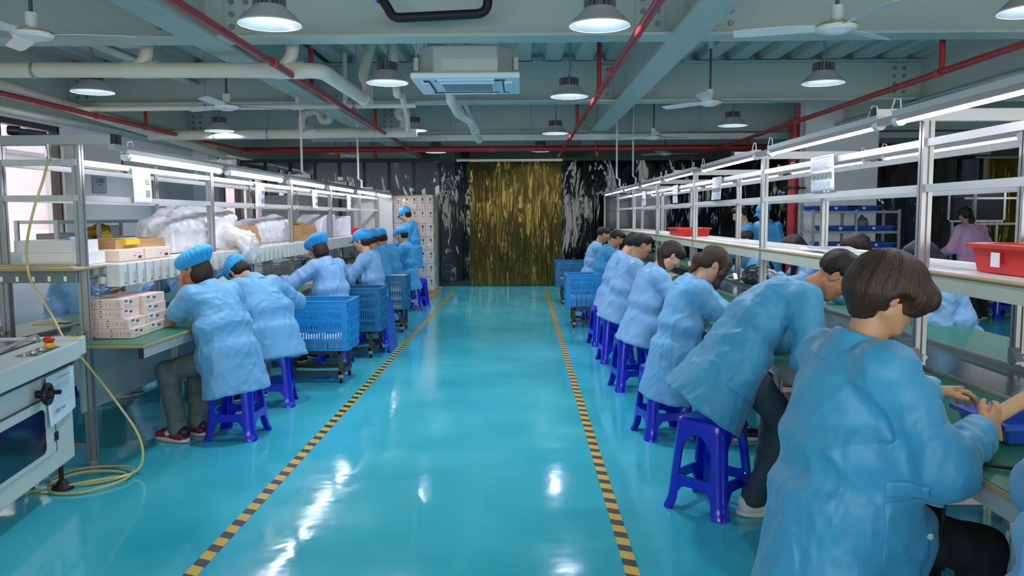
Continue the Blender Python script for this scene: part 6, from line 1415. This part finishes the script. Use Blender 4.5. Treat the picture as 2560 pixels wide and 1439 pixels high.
for z in (.35, .75, 1.02, 1.25, 1.48): MB().bx(-5.66, -5.19, 8.95, 11.3, z - .04, z).build('shelf', M_rack, t)
blob('glove_pile', 'heap of yellow gloves on the left wall rack', 'gloves', mat('glove_yellow', '#d0a516', .6, var=.2, nscale=20), [('e', (-5.38, 10.15, 1.32), (.12, .2, .07)), ('e', (-5.4, 10.3, 1.34), (.08, .12, .08))], .02, .012)
single(MB().bx(-5.27, -5.22, 9.98, 10.22, 1.252, 1.30), 'tape_box', M_yel, 'yellow box in front of the gloves on the left wall rack', 'box', bevel=.004)
b = single(MB().bx(-5.5, -5.3, 10.34, 10.66, 1.252, 1.41), 'carton', M_boxw, 'white carton with red print on the left wall rack', 'box', bevel=.004); dashes(b, (-5.3, 10.34, 1.25), (0, 1, 0), (0, 0, 1), [(.2, .03 + .03 * i, .28, .045 + .03 * i) for i in range(4)], M_redp)
single(MB().bx(-5.5, -5.25, 9.05, 9.6, 1.252, 1.33), 'flat_carton', mat('panel_mauve', '#8d8588', .6), 'flat mauve carton on the left wall rack', 'box', bevel=.004)
# pallet of wrapped boxes at the end of the left line
t = thing('pallet', 'wooden pallet at the end of the left line', 'pallet', (-2.05, 15.3, 0)); M_wood = mat('pallet_wood', '#b09a72', .7, var=.15, nscale=12)
for i in range(5): MB().bx(-2.55, -1.56, 14.82 + i * .2, 14.82 + i * .2 + .14, .1, .12).build('board', M_wood, t)
for x in (-2.5, -2.05, -1.62): MB().bx(x - .05, x + .05, 14.82, 15.76, 0, .1).build('bearer', M_wood, t)
k = 0
for lv in range(7):
    z = .122 + lv * .252
    for i in range(6):
        x = -2.5 + i * .148
        b = single(MB().bx(x, x + .145, 14.9, 15.68, z, z + .248), 'product_box', M_pink if lv > 2 else M_boxw, 'pinkish carton in the wrapped pallet stack at the left end, row %s' % ['one from the floor', 'two', 'three', 'four', 'five', 'six', 'seven at the top'][lv], 'box', 'cartons row %s of the wrapped pallet stack' % ['one', 'two', 'three', 'four', 'five', 'six', 'seven'][lv], bevel=.003)
        if lv % 2 == 0 or i > 2: dashes(b, (x, 14.9, z), (1, 0, 0), (0, 0, 1), [(.085, .16, .115, .21), (.09, .11, .11, .135)], M_ink)
M_cling = film('cling_film', '#e8e4e0', .03, (.97, .96, .95), .08, 5, .06, diff=.02)
S = Sdf(.02).econe((-2.06, 15.29, .125), (-2.06, 15.29, 1.90), (1, 0, 0), .50, .485, .43, .42, .02, .04).field().folds(.01, (9, 9, 2)); o = S.mesh('cling_wrap', M_cling, None, 1)
# square up the wrap
for v in o.data.vertices:
    x, y = v.co.x + 2.06, v.co.y - 15.29; r = max(abs(x) / .49, abs(y) / .43, .01); q = math.sqrt((x / .49) ** 2 + (y / .43) ** 2); f = 1 + (q / r - 1) * .78; v.co.x = -2.06 + x * f; v.co.y = 15.29 + y * f
c = Vector((-2.06, 15.29, .125)); o.data.transform(Matrix.Translation(-c)); o.location = c; tag(o, 'clear stretch wrap around the pallet of pinkish cartons', 'plastic wrap')
wrinkled_box('paper_scrap', 'crumpled brown paper lying on the pallet foot', 'paper', M_kraft, -1.80, -1.60, 14.62, 14.8, .0, .07, .02, .7)
# second stack behind the left bench, seen through the rails
for lv in range(6):
    single(MB().bx(-4.9, -4.0, 15.2, 16.0, lv * .32, lv * .32 + .315), 'carton', M_pink, 'wide pinkish carton stacked behind the left bench, level %s' % ['one on the floor', 'two', 'three', 'four', 'five', 'six on top'][lv], 'box', 'wide cartons behind the left bench', bevel=.006)
# ---------------------------------------------------------------- right bench things
def tray(label, loc, size, rz, m, group=None, flare=.02):
    w, d, h = size; t = thing('plastic_tray', label, 'tray', loc, R(rz), group); th = .008
    mb = MB(); vs = []
    def ring(z, o): f = flare * z / h; return [(sx * (w / 2 - flare + f - o), sy * (d / 2 - flare + f - o), z) for sx, sy in ((-1, -1), (1, -1), (1, 1), (-1, 1))]
    vs = ring(0, 0) + ring(h, 0) + ring(h, th) + ring(th, th); fs = [(3, 2, 1, 0)] + [(i, (i + 1) % 4, 4 + (i + 1) % 4, 4 + i) for i in range(4)] + [(4 + i, 4 + (i + 1) % 4, 8 + (i + 1) % 4, 8 + i) for i in range(4)] + [(8 + i, 8 + (i + 1) % 4, 12 + (i + 1) % 4, 12 + i) for i in range(4)] + [(12, 13, 14, 15)]
    mb.add(vs, fs).build('tub', m, t, world=False, bevel=.006)
    mb = MB(); r = .014
    for s in (-1, 1): mb.bx(-w / 2 - r, w / 2 + r, s * d / 2 - r * (s < 0), s * d / 2 + r * (s > 0), h - .02, h); mb.bx(s * w / 2 - r * (s < 0), s * w / 2 + r * (s > 0), -d / 2, d / 2, h - .02, h)
    mb.build('rim', m, t, world=False, bevel=.004)
    return t
ZR = 1.248
tr = tray('large red tray on the right shelf at the right edge', (2.17, 3.28, ZR), (.36, .55, .125), 0, M_redp, 'red trays')
MB().bx(-.187, -.184, .05, .11, .03, .09).build('paper_label', M_paper, tr, world=False)
tray('red tray on the right shelf just behind the large one', (2.55, 3.55, ZR), (.3, .5, .15), 0, M_redp, 'red trays')
tray('low red tray far along the right shelf, past the third post', (2.10, 10.0, ZR), (.40, .6, .1), 0, M_redp, 'red trays')
for i in range(6): single(MB().box((2.14 + .015 * (i % 3), 5.0 + .12 * i, ZR + .002 + .003 * i), (.3, .5, .002), Matrix.Rotation(.25 * ((i * 7) % 5 - 2) / 2, 3, 'Z') @ Matrix.Rotation(.004 * i, 3, 'X')), 'paper_sheet', mat('sheet_grey', '#b9bcc6', .4) if i % 2 else M_paper, 'loose %s sheet in the paper pile on the right shelf, layer %s' % (['white', 'grey'][i % 2], ['one at the bottom', 'two', 'three', 'four', 'five', 'six on top'][i]), 'paper', 'loose papers on the right shelf')
tray('blue tray on the right table in front of the bowl cut person', (1.66, 2.62, .772), (.28, .3, .07), 0, M_bluep)
M_tubeb = mat('kraft_tube', '#c9a17c', .6, var=.06)
def tube_obj(label, a, b, r, group=None, ring=False):
    a, b = Vector(a), Vector(b); o = MB().cyl(a, b, r, n=18).build('beige_tube', M_tubeb, None, smooth=True); tag(o, label, 'tube', group)
    if ring: MB().cyl(b - (b - a).normalized() * .012, b + (b - a).normalized() * .001, r + .001, n=18).build('gold_ring', M_gold, o, smooth=True)
    return o
W0 = P_R2['W']; Mx = Matrix.Rotation(R(-80), 3, 'Z')
def loc2(p, l): v = Mx @ Vector(p); return Vector((l[0] + v.x, l[1] + v.y, v.z))
a = loc2(P_R2['W'][0] + np.array((-.045, .06, .02)), (.96, 2.42)); 
tube_obj('beige tube with gold ring held by the person with the bowl cut', a + Vector((-.05, -.0, -.03)), a + Vector((.17, .02, .09)), .024, ring=True)
tube_obj('beige tube lying on the green table behind the bowl cut person\'s chin', (1.46, 3.42, .793), (1.66, 3.46, .793), .022)
for i in range(5): tube_obj('beige tube in the row on the far side of the right belt, %s' % ['nearest', 'second', 'third', 'fourth', 'fifth'][i], (2.45, 9.1 + .07 * i, .79), (2.62, 9.1 + .07 * i, .79), .02, 'beige tubes beyond the right belt')
for i in range(3): tube_obj('beige tube lying by the dark bag beyond the right belt, %s' % ['nearest', 'middle', 'farthest'][i], (2.42, 7.75 + .06 * i, .79), (2.58, 7.78 + .06 * i, .79), .02, 'beige tubes by the dark bag')
blob('plastic_bag', 'dark grey plastic bag full of parts beyond the right belt', 'plastic bag', mat('bag_dark', '#3a4148', .22, var=.2, nscale=10, coat=.5), [('e', (2.5, 8.45, .86), (.13, .26, .12)), ('e', (2.48, 8.25, .83), (.1, .16, .08))], .02, .012)
# pile of cables and small boards in front of the tied hair person
M_pcb = mat('circuit_green', '#1f8a4a', .35); M_wire = mat('cable_white', '#cfd3d6', .4)
rnd = random.Random(5)
for i in range(14):
    x, y = 1.48 + rnd.uniform(-.08, .13), 6.1 + rnd.uniform(-.3, .35); P = [(x + rnd.uniform(-.1, .1), y + rnd.uniform(-.12, .12), .776 + .012 * rnd.random() + .006) for _ in range(4)]
    single(MB().tube(catmull(P, 5), .004, 6), 'cable', M_wire if i % 3 else M_bluep, '%s cable in the tangle on the right table before the tied hair person' % ('blue' if i % 3 == 0 else 'white'), 'cable', 'blue cables in the tangle' if i % 3 == 0 else 'white cables in the tangle', smooth=True)
for i in range(6): single(MB().box((1.45 + .05 * (i % 3) , 6.45 + .05 * (i // 3) + .02 * i, .79 + .004 * i), (.06, .03, .004), Euler((.3 * (i % 2), .2, i * .9)).to_matrix()), 'circuit_board', M_pcb, 'small green circuit board in the pile on the right table', 'circuit board', 'green circuit boards in the pile')
# black cord and tool at the right edge
o = MB().tube(catmull([(1.56, 2.10, .80), (1.46, 2.16, .79), (1.36, 2.24, .783), (1.30, 2.28, .783), (1.262, 2.30, .76), (1.25, 2.31, .66), (1.25, 2.31, .52), (1.26, 2.32, .44)], 6), .006, 8).build('power_cord', M_black, None, smooth=True); tag(o, 'black cord hanging over the right table edge', 'cord')
t = thing('electric_screwdriver', 'black electric screwdriver with an orange band lying on the right table edge', 'tool', (1.6, 2.08, .772))
MB().cyl((1.54, 2.11, .797), (1.66, 2.05, .797), .020, .024, 16).build('handle', M_dark, t, smooth=True); MB().cyl((1.60, 2.08, .797), (1.612, 2.074, .797), .0245, n=16).build('orange_band', mat('orange_band', '#e07a20', .4), t, smooth=True)
# white sheets on the belt side
single(MB().box((1.52, 3.62, .776), (.16, .22, .006), Matrix.Rotation(.4, 3, 'Z')), 'white_card', M_boxw, 'white card on the green table by the leaning person\'s hand', 'card')
# rack with blue trays in front of the white column
rk = rack('grey rack with blue trays in front of the white column', 4.22, 5.45, 11.6, 12.1, (.35, .68, 1.02, 1.26, 1.55), 1.57, M_rack, 3)
for x, z, w, lb in ((4.55, 1.552, .72, 'blue tray on top of the rack, left'), (4.95, 1.552, .5, 'blue tray on top of the rack, right'), (4.62, 1.262, .5, 'blue tray on the second rack shelf, left'), (5.1, 1.262, .62, 'blue tray on the second rack shelf, right'), (4.6, 1.022, .55, 'blue tray on the third rack shelf, left'), (5.14, 1.022, .58, 'blue tray on the third rack shelf, right')):
    q = tray(lb, (x, 11.82, z), (w * .92, .4, .075), 0, M_bluep, 'blue trays on the rack'); MB().bx(-.02, .02, -.208, -.206, .02, .055).build('paper_label', M_paper, q, world=False)
blob('plastic_bag', 'grey bag standing in a blue tray on the second rack shelf', 'plastic bag', mat('bag_grey', '#777a7c', .4), [('e', (5.02, 11.84, 1.36), (.1, .1, .09)), ('e', (5.02, 11.84, 1.43), (.03, .03, .07))], .012, .014)
# boards on the far right line and beyond
def board(label, x0, x1, y, z0, z1):
    t = thing('black_board', label, 'board', ((x0 + x1) / 2, y, 0)); f = .03
    MB().bx(x0, x1, y, y + .015, z0, z1).build('panel', mat('board_black', '#17181c', .25, coat=.3), t)
    mb = MB()
    for a, b, c, d in ((x0, x1, z0, z0 + f), (x0, x1, z1 - f, z1), (x0, x0 + f, z0, z1), (x1 - f, x1, z0, z1)): mb.bx(a, b, y - .012, y + .02, c, d)
    mb.build('frame', M_aluW, t)
    for x in (x0 + .1, x1 - .1): MB().bx(x - .015, x + .015, y + .02, y + .05, 0, z1).build('stand', M_aluW, t)
board('white framed black board at the far end of the right bench', 1.72, 3.0, 16.5, 1.15, 1.93)
board('white framed black board above the bench of the person in pink', 6.72, 7.62, 12.7, 1.37, 1.9)
t = thing('assembly_bench', 'short lit bench in front of the person in the pink coat, far right', 'workbench', (7.6, 12.2, 0))
for x in (6.95, 7.75, 8.9):
    MB().bx(x - .025, x + .025, 12.35, 12.4, 0, 1.95).build('post', M_alu, t)
MB().bx(6.8, 9.2, 12.2, 12.6, .74, .77).build('tabletop', M_green, t); MB().bx(6.95, 9.2, 12.25, 12.5, 1.33, 1.36).build('shelf', M_board, t)
for z in (1.93, 1.72): MB().bx(6.8, 9.2, 12.36, 12.39, z, z + .03).build('rail', M_aluW, t)
for x in (6.85, 8.2):
    t2 = make_tube('lit tube light over the person in pink, %s one' % ('left' if x < 7 else 'right'), (x, 12.3, 1.92), 1.25, True, 'tube lights of the far right bench'); t2.rotation_euler = (0, 0, -PI / 2)
hp_ = MB().bx(7.75, 7.95, 12.34, 12.342, 1.6, 1.9).build('paper_sheet', M_paper); tag(hp_, 'printed paper hanging above the person in pink', 'paper'); dashes(hp_, (7.75, 12.34, 1.6), (1, 0, 0), (0, 0, 1), [(.03, .12, .08, .22)], M_photo)
tray('blue crate tray on the table left of the person in pink', (6.2, 12.0, .9), (.4, .4, .2), 0, M_bluep) if False else None
# crates behind the right bench at the right edge
for i, (x, y, lb) in enumerate(((3.78, 5.35, 'left'), (4.33, 5.2, 'right'))):
    trolley('dark trolley under the stacked blue crates beyond the right bench, %s' % lb, (x, y, 0), (.42, .4, .3), 0, GT)
    for k in range(2): crate('deep blue slotted crate beyond the right bench, %s stack, %s' % (lb, ['lower', 'upper'][k]), (x, y, .302 + k * .385), (.52, .44, .38), 0, M_crate3, 3, 16, group='crates beyond the right bench')
